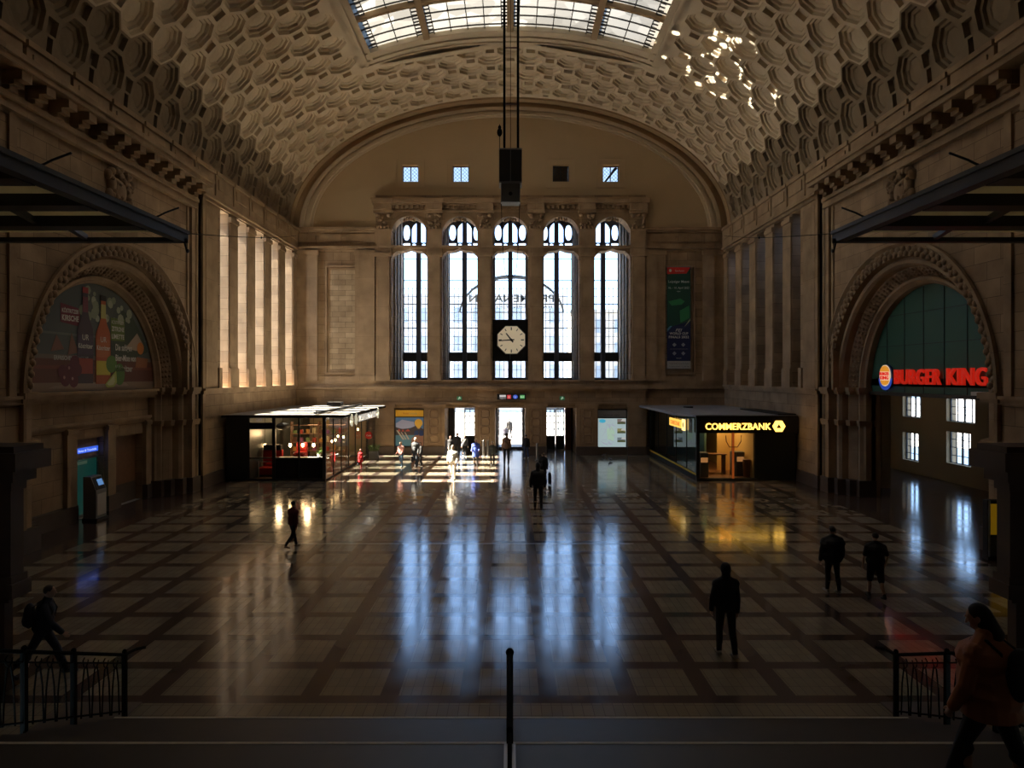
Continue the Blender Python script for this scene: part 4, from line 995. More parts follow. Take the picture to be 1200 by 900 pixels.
# ---- beer poster in the left arch (plane X = -15.75, u runs along +Y, seen from +X; so right in the picture is far)
X = -15.72
t = thing('beer_poster', 'half round beer advertisement with two bottles, limes and cherries in the left arch', 'poster', (X,AC,4.76))
P = Plane((0,0,0),(0,1,0),(1,0,0),t)
R_ = 4.06
def halfdisc(z0, z1, n=40):
    pts = []
    for i in range(n+1):
        tt = PI*i/n; pts.append((R_*math.cos(tt), R_*math.sin(tt)))
    out = [(a, max(z0,b)) for a, b in pts if b <= z1+1e-6]
    return pts
P.poly('background', [(R_*math.cos(PI*i/48), R_*math.sin(PI*i/48)) for i in range(49)], (.07,.085,.08), .0, .03)
def strip(name, z0, z1, col, h): 
    n = 8; L = [(-math.sqrt(R_**2-z**2), z) for z in [z0+(z1-z0)*i/n for i in range(n+1)]]; P.poly(name, L+[(-a,b) for a,b in reversed(L)], col, h)
strip('tabletop', .02, 1.25, (.12,.035,.022), .006); strip('tabletop', .02, .32, (.24,.17,.12), .009); strip('tabletop', .8, .92, (.18,.05,.03), .009); strip('tabletop', 1.15, 1.3, (.16,.12,.10), .009)
strip('background_light', 2.0, 2.08, (.13,.14,.13), .006)
rr_ = random.Random(11); bk = []
for k in range(46):
    a_ = rr_.uniform(-.9,2.9); b_ = rr_.uniform(2.7,4.0)
    if a_*a_+b_*b_ > 3.8**2: continue
    s_ = rr_.uniform(.07,.22); bk.append([(a_+s_*math.cos(2*PI*i/8), b_+s_*math.sin(2*PI*i/8)) for i in range(8)])
for i_, bb_ in enumerate(bk): pass
for i_, b in enumerate(bk): P.poly('bokeh_light', b, (.34,.36,.26) if i_ % 2 else (.22,.26,.17), .0095+.0004*i_, .001)
P.poly('foliage',[(.9,1.35),(1.1,2.5),(1.7,3.2),(2.4,3.0),(3.2,2.2),(3.6,1.6),(2.6,1.3)],(.035,.055,.03),.008)
P.multi('wedge',[[(1.9,1.7),(2.75,2.35),(3.2,1.9),(2.7,1.6)]],(.40,.30,.22),.012); P.disc('candle_glow',3.0,1.72,.26,.26,(.60,.20,.03),.016); P.multi('lantern',[[(2.7,1.35),(3.6,1.3),(3.5,.9),(2.6,.9)]],(.28,.10,.04),.012)
P.multi('guests',[[(-2.6,1.4),(-2.3,2.0),(-1.9,1.5)],[(-1.7,1.3),(-1.5,2.1),(-1.1,1.4)]],(.20,.09,.06),.010)
PB = P; P = Plane((0,-.85,0),(0,1,0),(1,0,0),t)
def bottle(cx, b0, h_, col, cap, lab, h):
    pr_ = [(.46,0),(.48,.05),(.48,.52),(.44,.58),(.24,.68),(.17,.74),(.15,.93),(.17,.94),(.17,1.0)]
    q = [(cx-a_,b0+b_*h_) for a_, b_ in pr_]+[(cx+a_,b0+b_*h_) for a_, b_ in reversed(pr_)]; keep = P.p; P.p = P.poly('bottle', q, col, h)
    P.rect('bottle_cap', cx-.17,cx+.17,b0+h_*.94,b0+h_*1.0,cap,h+.005); P.rect('bottle_foil', cx-.155,cx+.155,b0+h_*.74,b0+h_*.90,lab[0],h+.005)
    P.rect('bottle_label', cx-.44,cx+.44,b0+h_*.30,b0+h_*.50,lab[1],h+.005); P.rect('bottle_label', cx-.44,cx+.44,b0+h_*.10,b0+h_*.26,lab[2],h+.005); P.p = keep
bottle(.12,.28,3.55,(.05,.03,.045),(.35,.03,.03),((.16,.03,.05),(.06,.04,.07),(.32,.05,.03)),.022); bottle(1.22,.25,3.40,(.38,.085,.02),(.02,.02,.02),((.40,.38,.12),(.42,.12,.03),(.50,.42,.03)),.022)
for cx_, b0 in ((.12,.28),(1.22,.25)): P.text('lettering','UR',cx_,b0+1.6,.22,(.6,.58,.5),.034,align='CENTER'); P.text('lettering','Köstritzer',cx_,b0+1.3,.18,(.62,.6,.52),.034,width=.84,align='CENTER',bold=.02)
for q_, (a_, b_) in enumerate(((-1.0,.42),(-.55,.38),(-.75,.75),(-.35,.78),(-.5,1.05),(-1.15,.7))): P.disc('cherry',a_,b_,.26,.24,(.11,.012,.03),.026+.001*q_,.0008)
P.multi('cherry_shine',[[(a_+.06*math.cos(2*PI*i/8), b_+.06*math.sin(2*PI*i/8)) for i in range(8)] for a_, b_ in ((-1.08,.5),(-.63,.46),(-.82,.84))],(.4,.2,.22),.034)
P.disc('lime',1.75,1.02,.36,.34,(.09,.20,.03),.028); P.disc('lime',2.3,.62,.36,.44,(.08,.18,.03),.030); P.poly('lime_wedge',[(1.3,.22),(1.45,.10),(1.9,.12),(2.1,.3),(2.05,.78)],(.38,.42,.10),.036)
P.poly('lime_wedge',[(1.42,.25),(1.55,.18),(1.85,.2),(1.95,.32),(1.92,.6)],(.50,.52,.25),.040); P.multi('sugar',[[(-1.6,.2),(-.5,.28),(2.7,.3),(3.0,.15),(0,.08),(-1.9,.12)]],(.30,.22,.17),.016)
wt = (.62,.60,.56)
P.poly('label_card',[(-1.25,2.45),(-.18,2.35),(-.18,3.0),(-1.25,3.12)],(.16,.012,.03),.014); P.text('lettering','KÖSTRITZER',-.72,2.80,.15,wt,.020,width=.92,align='CENTER',bold=.02); P.text('lettering','KIRSCHE',-.72,2.52,.20,wt,.020,width=.92,align='CENTER',bold=.03)
P.poly('label_card',[(1.72,1.95),(2.68,1.95),(2.68,2.85),(1.72,2.85)],(.12,.17,.03),.014); P.text('lettering','KÖSTRITZER',2.2,2.62,.14,wt,.020,width=.85,align='CENTER'); P.text('lettering','ZITRONE',2.2,2.34,.18,wt,.020,width=.85,align='CENTER',bold=.03); P.text('lettering','LIMETTE',2.2,2.04,.18,wt,.020,width=.85,align='CENTER',bold=.03)
for k, s_ in enumerate(('Die saftigen','Bier-Mixe von','Köstritzer')): P.text('lettering',s_,2.02+.0*k,1.58-.42*k,.26,wt,.030,width=(1.15,1.45,1.2)[k],bold=.02)
P.text('lettering','ERFRISCHEND ANDERS',-1.6,1.12,.15,(.5,.49,.46),.022,width=1.9,bold=.02)

# ---- right arch: green tympanum and burger sign
X = 15.9
tg = holder('window_30'); m = MB()
m.prism([(AC+4.2*math.cos(PI*i/40), 4.62+4.25*math.sin(PI*i/40)) for i in range(41)], lambda a,b: (X,a,b), lambda a,b: (X+.1,a,b)); m.build('green_panel', simple('dark green panel',(.035,.12,.085),.35,noise=.1,nscale=.4), tg, kind='structure')
m = MB()
for k in range(-3,4):
    yy = AC+k*1.25+.3; h_ = math.sqrt(max(.1,4.15**2-(yy-AC)**2)); m.box(X-.02,X,yy-.012,yy+.012,4.62,4.62+h_)
for zz in (6.55,7.8): h_ = math.sqrt(4.15**2-(zz-4.62)**2); m.box(X-.02,X,AC-h_,AC+h_,zz-.01,zz+.01)
m.box(X-.12,X+.15,AC-4.05,AC+4.05,4.50,4.64); m.build('panel_joint', M['metal'], tg, kind='structure')
t = thing('restaurant_sign', 'glowing red BURGER KING letters with round bun emblem on the green panel', 'sign', (X-.02,0,0))
P = Plane((0,0,0),(0,-1,0),(-1,0,0),t)
redem = simple('lit red letters',(.6,.02,.01),.4,emit=(1,.03,.012),es=.24)
P.text('lettering','BURGER',-27.75,5.0,.60,(.8,.02,.01),.14,.10,.014,2.95,mat=redem); P.text('lettering','KING',-24.42,5.0,.62,(.8,.02,.01),.14,.10,.014,2.05,mat=redem)
P.disc('emblem_back',-28.42,5.28,.52,.52,(.02,.05,.22),.10,.09,28); P.es = .5
P.poly('emblem_crescent',[(-28.42+.5*math.cos(t_),5.22+.5*math.sin(t_)) for t_ in [PI+PI*i/16 for i in range(17)]],(.02,.07,.45),.12,.02)
P.disc('emblem_face',-28.42,5.33,.42,.45,(.80,.66,.45),.13,.02,26)
P.disc('emblem_bun',-28.42,5.50,.34,.24,(.85,.34,.03),.15,.02,16,t0=0,t1=PI); P.disc('emblem_bun',-28.42,5.13,.32,.20,(.85,.34,.03),.15,.02,16,t0=PI,t1=2*PI)
P.text('lettering','BURGER',-28.42,5.35,.13,(.65,.02,.01),.17,.02,.03,.70,'CENTER'); P.text('lettering','KING',-28.42,5.17,.15,(.65,.02,.01),.17,.02,.03,.62,'CENTER')
o = MB().box(X-.5,X-.1,21.95,22.6,4.66,4.78).build('floodlight', M['white']); tag(o,'small white floodlight on the ledge right of the red letters','lamp')
# ---- left niche: blue sign, teal glass door, ticket machine
X = -15.95
t = thing('service_counter_front', 'teal glass shopfront with lit blue header in the left wall niche', 'shopfront', (X-.25,25.57,0))
MB().box(-.02,.06,-.9,.9,0,.08).box(-.02,.06,-.92,-.86,0,2.9).box(-.02,.06,.86,.92,0,2.9).box(-.02,.06,-.86,.86,2.16,2.24).build('frame', M['grey'], t)
MB().box(0,.02,-.86,.86,.08,2.2).build('glass_pane', simple('teal glass',(.02,.13,.12),.2,emit=(.02,.20,.17),es=.07), t); MB().box(-.02,.04,-.86,.86,2.24,2.92).build('header_board', M['carve'], t)
P = Plane((.06,0,0),(0,1,0),(1,0,0),t); P.es = 1.0; P.rect('sign_strip',-.86,.86,2.40,2.60,(.03,.09,.55),.02,.02); P.text('lettering','DB Reise & Touristik',-.6,2.45,.09,(.5,.6,.8),.026,width=1.35); P.disc('sign_logo',-.74,2.5,.06,.07,(.6,.65,.8),.026)
P.es = .05; P.rect('notice',-.45,.2,1.98,2.1,(.2,.4,.3),.004); P.rect('notice',-.8,-.7,1.2,1.7,(.3,.3,.3),.004)
t = thing('ticket_machine', 'grey ticket machine with small blue screen in front of the teal shopfront', 'machine', (-15.35,25.0,0))
MB().bbox(-.28,.28,-.36,.36,.0,.1,.02).build('base', M['black'], t)
m = MB(); m.rings([[(a,b_,c_) for a,b_,c_ in r] for r in ([(-.25,-.32,.1),(.22,-.32,.1),(.22,.32,.1),(-.25,.32,.1)],[(-.25,-.32,1.1),(.22,-.32,1.1),(.22,.32,1.1),(-.25,.32,1.1)],[(-.25,-.32,1.62),(.02,-.32,1.62),(.02,.32,1.62),(-.25,.32,1.62)])]); m.build('cabinet', M['grey'], t)
q0, q1 = Vector((.225,0,1.12)), Vector((.03,0,1.6)); 
MB().add([(.225,-.27,1.14),(.225,.27,1.14),(.04,.27,1.58),(.04,-.27,1.58),(.20,-.27,1.13),(.20,.27,1.13),(.02,.27,1.57),(.02,-.27,1.57)],[(0,1,2,3),(7,6,5,4),(0,4,5,1),(1,5,6,2),(2,6,7,3),(3,7,4,0)]).build('screen_hood', M['black'], t)
MB().add([(.19,-.1,1.28),(.19,.22,1.28),(.10,.22,1.5),(.10,-.1,1.5)],[(0,1,2,3)]).build('screen', emis('blue screen',(.10,.22,.45),.8), t)
MB().box(.22,.24,-.26,.26,.2,.98).build('front_panel', M['steel'], t)
# ---- yellow display stand at the right edge
D = 19.6
t = thing('display_stand', 'upright stand with yellow panel at the right edge beside the dark pier', 'stand', (14.05,D,0))
MB().box(-.28,.6,-.12,.12,0,.1).box(-.28,-.2,-.1,.1,.1,1.72).box(.5,.6,-.1,.1,.1,1.72).box(-.2,.5,-.1,.1,1.62,1.72).box(-.2,.5,-.1,.1,.66,.72).build('frame', M['black'], t)
MB().box(-.26,-.22,-.14,-.1,.1,1.72).build('edge_strip', M['steel'], t); MB().box(-.2,.5,-.05,.05,.72,1.62).build('poster_panel', flat((.55,.30,.01),.12), t); MB().box(-.2,.5,-.05,.05,.1,.66).build('lower_panel', M['grey'], t)
# ---- bollards by the doors
for x, lb in ((XZ(566.5,0,44.6)[0],'slim steel post left of the middle door, beside its twin'),(XZ(571.5,0,44.9)[0],'slim steel post nearest the pilaster left of the middle door'),(XZ(629.5,0,42.4)[0],'slim steel post right of the middle door, behind the people')):
    yy = 44.7 if x < 0 else 42.6
    t = thing('barrier_post', lb, 'post', (x,yy,0), group='steel posts by the doors')
    MB().lathe((0,0,0),[(.14,0),(.14,.03),(.08,.05)],14).build('base', M['grey'], t); MB().lathe((0,0,.05),[(.075,0),(.075,1.0),(.055,1.03)],14).build('post', M['steel'], t)

# ---- kiosk helper
def frame_bars(mb, axis, fix, t_, us, zs, w_=.05):
    u0, u1 = us[0], us[-1]
    for u in us:
        (mb.box(u-w_/2,u+w_/2,fix-t_/2,fix+t_/2,zs[0],zs[-1]) if axis == 'x' else mb.box(fix-t_/2,fix+t_/2,u-w_/2,u+w_/2,zs[0],zs[-1]))
    for z in zs:
        (mb.box(u0,u1,fix-t_/2,fix+t_/2,z-w_/2,z+w_/2) if axis == 'x' else mb.box(fix-t_/2,fix+t_/2,u0,u1,z-w_/2,z+w_/2))
def fritted():
    m, nt, b = newmat('white fritted roof glass'); o = nt.nodes['Material Output']; b.inputs['Base Color'].default_value = (.75,.75,.72,1); b.inputs['Roughness'].default_value = .3
    tr = nt.nodes.new('ShaderNodeBsdfTransparent'); mx = nt.nodes.new('ShaderNodeMixShader'); mx.inputs[0].default_value = .42
    nt.links.new(tr.outputs[0], mx.inputs[1]); nt.links.new(b.outputs[0], mx.inputs[2]); nt.links.new(mx.outputs[0], o.inputs['Surface']); return m
glassroof = fritted()
# left kiosk (chocolate / flower cafe)
kx0, kx1, ky0, ky1, kz = -14.4, -9.4, 34.3, 44.6, 3.22
t = thing('cafe_kiosk', 'glazed cafe kiosk with white sunlit roof and dark frame in the left corner', 'kiosk', (0,0,0))
MB().add([(kx0,33.7,3.37),(-8.28,33.7,3.37),(-8.28,44.75,3.37),(kx0,44.75,3.37)],[(0,1,2,3)]).build('roof', glassroof, t)
MB().box(kx0,-8.28,33.66,33.74,3.24,3.36).box(-8.32,-8.24,33.7,44.75,3.24,3.36).box(kx0,-8.3,44.62,44.7,3.24,3.34).box(kx0,kx0+.1,33.74,44.7,3.24,3.34).box(kx1-.03,kx1+.03,33.74,44.7,3.22,3.33).box(-12,-11.94,33.74,44.6,3.24,3.33).build('roof_edge', M['black'], t)
MB().box(-9.9,-9.75,34,44.6,3.40,3.50).box(-11.9,-11.0,43.8,44.6,3.4,3.62).tube([(-10.35,35.9,3.45),(-9.9,36.1,3.46)],.04,6).build('roof_gutter', M['black'], t)
MB().bbox(kx0,-13.25,34.25,44.5,0,3.24,.02).build('side_cladding', M['kiosk'], t)
MB().box(-11.9,kx1,34.28,34.38,.06,1.15).box(kx0,kx1,34.2,34.4,0,.08).build('lower_panel', M['darkpanel'], t); MB().box(-13.25,-11.9,34.26,34.34,2.62,2.95).build('transom_panel', M['darkpanel'], t)
fm = MB(); frame_bars(fm,'x',34.3,.07,[-13.25,-12.05,-10.72,kx1],[.08,1.15,3.22],.07); fm.box(-12.02,-11.9,34.24,34.36,0,3.2); frame_bars(fm,'y',kx1,.06,[34.3,35.9,37.6,39.3,41.0,42.7,44.5],[.05,3.2],.05); fm.box(kx1-.12,kx1+.04,34.24,34.4,0,3.24)
fm.box(kx0,kx1,44.45,44.55,3.0,3.24); fm.box(kx1-.08,kx1+.02,44.3,44.6,0,3.2)
fm.build('window_frame', M['metal'], t)
MB().add([(-13.25,34.3,.1),(kx1,34.3,.1),(kx1,34.3,3.2),(-13.25,34.3,3.2)],[(0,1,2,3)]).build('glass_pane', M['shopglass'], t)
MB().add([(kx1,34.3,.1),(kx1,44.5,.1),(kx1,44.5,3.2),(kx1,34.3,3.2)],[(0,1,2,3)]).build('glass_pane', M['shopglass'], t)
MB().add([(-13.2,44.5,.1),(kx1,44.5,.1),(kx1,44.5,3.0),(-13.2,44.5,3.0)],[(0,1,2,3)]).build('back_wall', simple('kiosk back wall',(.35,.27,.17),.8), t)
MB().box(-13.2,kx1-.05,34.4,44.4,0,.04).build('floor_panel', M['wood'], t)
P = Plane((-8.22,0,0),(0,1,0),(1,0,0),t); P.es = .35
P.text('lettering','SCHOKOLADE',36.6,2.86,.36,(.75,.74,.70),.06,.06,.02,4.6)
for yy in (34.9,35.9,41.8): P.multi('flower_emblem',[[(yy+.2*math.cos(a_)+.13*math.cos(2*PI*i/8), 3.02+.2*math.sin(a_)+.13*math.sin(2*PI*i/8)) for i in range(8)] for a_ in [2*PI*q/5 for q in range(5)]],(.72,.70,.55),.05,.04)
MB().box(-8.28,-8.2,36.5,41.3,2.80,2.84).box(-8.28,-8.2,34.5,42.2,3.2,3.24).build('sign_rail', M['metal'], t)
sl = MB(); [sl.box(kx1+.25,-8.4,34.2+i*.62,34.2+i*.62+.07,3.16,3.24) for i in range(16)]; sl.build('roof_slats', M['white'], t)
warm = emis('warm bulb',(1,.62,.28),14)
def pendant(x, y_, z, label, r=.08):
    q = thing('pendant_lamp', label, 'lamp', (x,y_,z), group='warm pendant lamps in the cafe kiosk')
    MB().ell((0,0,0),r,r,r*1.5,10,6).build('bulb', warm, q); MB().tube([(0,0,r*1.3),(0,0,3.22-z)],.01,5).lathe((0,0,r*1.2),[(.03,.06),(.09,.02),(.1,0)],10).build('cord', M['black'], q)
for i, (px, py, dd) in enumerate(((297.5,522.5,36.0),(310.5,522,36.4),(310,516,38.5),(340,521.5,36),(354.8,521.5,36),(367.5,521.5,36))):
    x, z = XZ(px,py,dd); pendant(x, dd, z, ('leftmost lamp over the red seat','lamp right of the leftmost over the red seat','small higher lamp behind the red seat','lamp beside the round black shade','middle lamp behind the kiosk counter','lamp by the kiosk front corner')[i])
for i, (px, py, dd) in enumerate(((389,517,37.5),(393,515.5,38.6),(396,511,39.8),(402.5,512,40.6),(428,503,43.0))):
    x, z = XZ(px,py,dd); x = min(x,-9.7); pendant(x, dd, z, 'hanging lamp %s behind the kiosk side glass' % ('nearest the front','second from the front','third from the front','fourth from the front','farthest back')[i], .06)
x, z = XZ(331.5,499.5,36.5); q = thing('round_lampshade','large round black lampshade hanging in the cafe kiosk','lamp',(x,36.5,z)); MB().ell((0,0,0),.36,.36,.2,16,8).build('shade', M['black'], q, smooth=True); MB().tube([(0,0,.15),(0,0,3.22-z)],.012,5).build('cord', M['black'], q)
lt_ = bpy.data.lights.new('kiosk_lamp','POINT'); lt_.energy = 60; lt_.color = (1,.62,.3); lt_.shadow_soft_size = .15
for loc in ((-12.6,36.8,2.2),(-11,36.6,2.2),(-11.3,41,2.3)): o = bpy.data.objects.new('kiosk_lamp', lt_); C.objects.link(o); o.location = loc
# furniture
q = thing('banquette', 'red upholstered bench behind the kiosk door glass', 'seat', (-12.62,35.6,.04)); MB().bbox(-.55,.5,-.3,.5,.12,.5,.04).build('seat', M['red'], q); MB().bbox(-.55,.5,.35,.55,.5,1.35,.04).build('backrest', M['red'], q); MB().box(-.5,.45,-.25,.5,0,.12).build('base', M['black'], q); MB().bbox(-.5,.45,.3,.62,1.35,1.62,.04).build('headrest', M['black'], q); MB().box(-.55,.5,-.33,-.3,.78,.82).box(-.53,-.49,-.33,-.3,0,.8).box(.44,.48,-.33,-.3,0,.8).build('rail', M['white'], q)
q = thing('armchair', 'red armchair behind the kiosk counter window', 'chair', (-11.15,35.9,.04)); MB().bbox(-.32,.32,-.3,.3,.9,1.25,.06).build('seat', M['red'], q); MB().bbox(-.3,.3,.22,.36,1.2,1.75,.06).build('backrest', M['red'], q)
for sx_ in (-.25,.25): MB().tube([(sx_,-.2,0),(sx_*.9,-.18,.92)],.025,6).build('leg', M['black'], q)
q = thing('serving_counter', 'dark counter with a pale top along the kiosk front window', 'counter', (-10.6,34.75,.04)); MB().bbox(-1.25,1.0,-.25,.25,0,1.05,.02).build('body', M['darkpanel'], q); MB().box(-1.3,1.05,-.3,.3,1.05,1.10).build('top', M['white'], q)
q = thing('plant_pot', 'small green plant on the counter by the kiosk corner', 'plant', (-9.85,34.8,1.14)); MB().lathe((0,0,0),[(.07,0),(.1,.16)],12).build('pot', M['white'], q)
m = MB(); rr_ = random.Random(2)
for k in range(22): a_ = rr_.uniform(0,2*PI); r = rr_.uniform(.05,.2); m.tube([(0,0,.14),(r*.5*math.cos(a_),r*.5*math.sin(a_),.3),(r*math.cos(a_),r*math.sin(a_),rr_.uniform(.2,.4))],[.01,.025,.004],5)
m.build('leaves', simple('fresh green leaves',(.22,.40,.08),.5), q)
q = thing('back_shelf', 'wooden back shelf of bottles and boxes inside the cafe kiosk', 'shelf', (-11.2,39.6,.04)); m = MB(); [m.box(-1.6,1.6,-.2,.2,z-.02,z+.02) for z in (.9,1.4,1.9,2.4)]; m.box(-1.62,-1.58,-.2,.2,0,2.6).box(1.58,1.62,-.2,.2,0,2.6).box(-.02,.02,-.2,.2,0,2.6); m.build('board', M['wood'], q)
rr_ = random.Random(8); bc = [(.5,.06,.03),(.5,.25,.05),(.6,.5,.3),(.12,.05,.03),(.35,.1,.25),(.2,.3,.1)]
cnt = 0
for z in (.92,1.42,1.92):
    for k in range(8):
        xx = -11.2-1.4+k*.38; cnt += 1
        o = MB().bbox(-.1,.1,-.07,.07,0,rr_.uniform(.18,.36),.015).build('product_box', flat(bc[cnt % 6]), None); o.location = (xx,39.55,z+.04); tag(o,'small coloured box on the back shelf of the cafe kiosk','box','boxes on the kiosk shelf')
for i, (x, y_) in enumerate(((-10.35,37.2),(-10.3,39.0))):
    q = thing('cafe_table', ('small white cafe table nearer the kiosk front','small white cafe table farther inside the kiosk')[i], 'table', (x,y_,.04)); MB().lathe((0,0,.72),[(.36,0),(.38,.02),(.38,.04),(.36,.05)],20).build('tabletop', M['white'], q); MB().tube([(0,0,.03),(0,0,.73)],.03,8).build('pedestal', M['steel'], q); MB().lathe((0,0,0),[(.24,0),(.24,.02),(.05,.04)],16).build('base', M['steel'], q)
x, z = XZ(425.5,510,43.2); q = thing('hanging_sign', 'round red hanging sign near the far end of the cafe kiosk', 'sign', (-9.05,43.2,z)); MB().tube([(0,-.02,0),(0,.02,0)],.24,20).build('disc', M['red'], q); MB().tube([(0,0,.22),(0,0,3.24-z)],.01,5).build('cord', M['black'], q); P = Plane((0,-.02,0),(1,0,0),(0,-1,0),q); P.text('lettering','Café',0,-.06,.10,(.7,.7,.7),.012,.01,.01,.3,'CENTER')
q = thing('planter', 'low green planter at the far end of the cafe kiosk', 'planter', (-8.8,43.6,0)); MB().bbox(-.3,.3,-.2,.2,0,.5,.03).build('trough', M['grey'], q); m = MB(); rr_ = random.Random(4)
for k in range(60): a_ = rr_.uniform(-.28,.28); b_ = rr_.uniform(-.18,.18); m.tube([(a_,b_,.45),(a_*1.2,b_*1.2,.7),(a_*1.4+rr_.uniform(-.1,.1),b_*1.4,rr_.uniform(.75,1.0))],[.012,.03,.004],5)
m.build('leaves', simple('dusty green leaves',(.16,.24,.10),.6), q)

# right kiosk: bank
kx0, kx1, ky0 = 9.5, 14.5, 34.4
t = thing('bank_kiosk', 'dark glazed bank kiosk with lit yellow lettering in the right corner', 'kiosk', (0,0,0))
MB().box(9.42,14.55,34.2,46.05,3.22,3.34).box(8.72,9.42,36.2,46.05,3.22,3.34).prism([(8.72,36.2),(9.42,34.2),(9.42,36.2)], lambda a,b: (a,b,3.22), lambda a,b: (a,b,3.34)).build('roof', M['roofdark'], t)
MB().box(9.4,14.58,34.14,34.24,2.45,3.3).box(14.4,14.58,34.2,36,2.4,3.3).build('fascia', M['darkpanel'], t); MB().tube([(10.9,42.4,3.36),(11.2,41.6,3.4)],.06,6).box(13.6,14.5,34.3,40,3.34,3.40).build('roof_duct', M['black'], t)
MB().bbox(12.45,14.5,34.3,34.5,0,2.5,.02).box(14.4,14.5,34.5,46,0,3.22).box(9.45,12.5,34.22,34.5,0,.12).build('side_cladding', M['kiosk'], t)
fm = MB(); frame_bars(fm,'x',34.35,.07,[9.5,11.3,12.45],[.1,2.45],.07); frame_bars(fm,'y',9.5,.05,[34.4,36.4,38.7,41.0,43.4,45.9],[.35,3.2],.045); fm.box(9.45,9.6,34.28,34.45,0,3.2); fm.box(9.44,9.56,45.8,46.05,0,3.2)
fm.build('window_frame', M['metal'], t)
MB().box(9.44,9.56,34.4,46.0,.26,.34).build('edge_strip', simple('yellow strip',(.62,.40,.02),.5), t); MB().box(9.46,9.54,34.4,46.0,0,.26).build('base', M['black'], t)
MB().add([(9.5,34.4,.34),(9.5,46,.34),(9.5,46,3.2),(9.5,34.4,3.2)],[(0,3,2,1)]).build('glass_pane', M['tealglass'], t)
MB().add([(9.5,34.35,.12),(12.45,34.35,.12),(12.45,34.35,2.45),(9.5,34.35,2.45)],[(0,1,2,3)]).build('glass_pane', M['shopglass'], t)
MB().box(9.6,14.4,34.5,46,.02,.1).build('floor_panel', M['wood'], t)
MB().box(11.45,12.4,37.4,37.5,.1,2.4).box(12.4,12.5,34.5,46,.1,3.2).build('inner_wall', simple('yellow inner wall',(.75,.50,.18),.6), t); MB().box(10.6,10.7,36.9,45.9,.1,3.2).build('inner_wall', simple('teal inner panel',(.10,.20,.19),.5), t)
yel = simple('lit yellow letters',(.8,.6,.2),.4,emit=(1,.56,.09),es=2.6)
P = Plane((0,34.14,0),(1,0,0),(0,-1,0),t)
P.text('lettering','COMMERZBANK',9.86,2.61,.34,(.8,.6,.2),.05,.05,.012,3.3,mat=yel)
hx, hz = 13.56, 2.78; ro, ri = .32, .14
hexo = [(hx+ro*math.cos(PI*i/3), hz+ro*math.sin(PI*i/3)*1.0) for i in range(6)]; tri = [(hx+ri*1.15*math.cos(PI/2+2*PI*i/3), hz-.02+ri*1.15*math.sin(PI/2+2*PI*i/3)) for i in range(3)]
m = MB(); tri6 = []
for i in range(6):
    an = PI*i/3
    k = [(60,0)]
# ring between hexagon and triangular hole
order = [tri[2],tri[0],tri[0],tri[1],tri[1],tri[2]]
def segs():
    for i in range(6):
        a_, b_ = hexo[i], hexo[(i+1)%6]; ca = min(tri, key=lambda q_: math.hypot(q_[0]-a_[0], q_[1]-a_[1])); cb = min(tri, key=lambda q_: math.hypot(q_[0]-b_[0], q_[1]-b_[1]))
        yield [a_, b_, cb, ca] if ca != cb else [a_, b_, cb]
P.multi('hexagon_emblem', list(segs()), (0,0,0), .05, .05, yel)
t2 = thing('projecting_sign', 'small lit yellow bank sign on the glass side of the bank kiosk', 'sign', (9.38,0,2.68))
P2 = Plane((0,0,0),(0,-1,0),(-1,0,0),t2); P2.rect('sign_case',-39.6,-36.9,-.22,.22,(0,0,0),.06,.06,emis('yellow sign face',(1,.58,.10),1.0)); P2.text('lettering','COMMERZBANK',-38.25,-.12,.24,(.5,.28,.04),.07,.01,.02,2.2,'CENTER',emis('amber letters',(.9,.30,.05),.8))
P2.rect('sign_case',-36.75,-36.2,-.3,.3,(0,0,0),.06,.06,emis('yellow emblem face',(1,.66,.22),1.6)); P2.disc('emblem',-36.48,0,.10,.16,(.1,.06,.02),.07,.01,6)
P2.rect('opening_hours',-35.4,-34.8,-.3,.42,(.10,.12,.12),.03,.02); P2.text('lettering','24 h',-35.1,.1,.18,(.3,.35,.35),.036,.004,.01,.4,'CENTER')
lb = bpy.data.lights.new('bank_lamp','AREA'); lb.size = 1.2; lb.energy = 55; lb.color = (1,.55,.2); o = bpy.data.objects.new('bank_lamp', lb); C.objects.link(o); o.location = (11.0,36.6,3.1)
t3 = thing('ceiling_lamp_panel','square ceiling lamp inside the bank kiosk','lamp',(11.55,36.9,3.1)); MB().box(-.5,.5,-.5,.5,0,.05).build('housing', M['white'], t3); MB().box(-.42,.42,-.42,.42,-.015,0).build('diffuser', emis('warm diffuser',(1,.72,.35),5), t3)
for i, (x, y_, lb_) in enumerate(((9.95,35.2,'grey cash machine at the left front corner of the bank kiosk'),(11.95,35.6,'light grey cash machine behind the bank kiosk entrance'))):
    q = thing('cash_machine', lb_, 'machine', (x,y_,.1)); MB().bbox(-.3,.3,-.3,.3,0,1.25,.03).build('cabinet', M['grey'], q); MB().box(-.3,-.12,-.32,-.3,.02,1.2).build('side_strip', M['steel'], q); MB().box(-.2,.25,-.31,-.3,.75,1.0).build('screen', emis('orange screen %d' % i,(.6,.25,.08),.5), q)
q = thing('service_desk', 'wooden desk inside the bank kiosk', 'desk', (10.95,36.3,.1)); MB().box(-.8,.6,-.3,.3,1.0,1.06).build('top', M['wood'], q)
for xx in (-.7,.5): MB().box(xx-.04,xx+.04,-.25,.25,0,1.0).build('leg', M['wood'], q)
q = thing('waste_bin', 'brown bin beside the cash machine inside the bank kiosk', 'bin', (12.2,34.9,.1)); MB().lathe((0,0,0),[(.16,0),(.19,.85),(.2,.9),(.17,.92)],14).build('body', M['wood'], q)
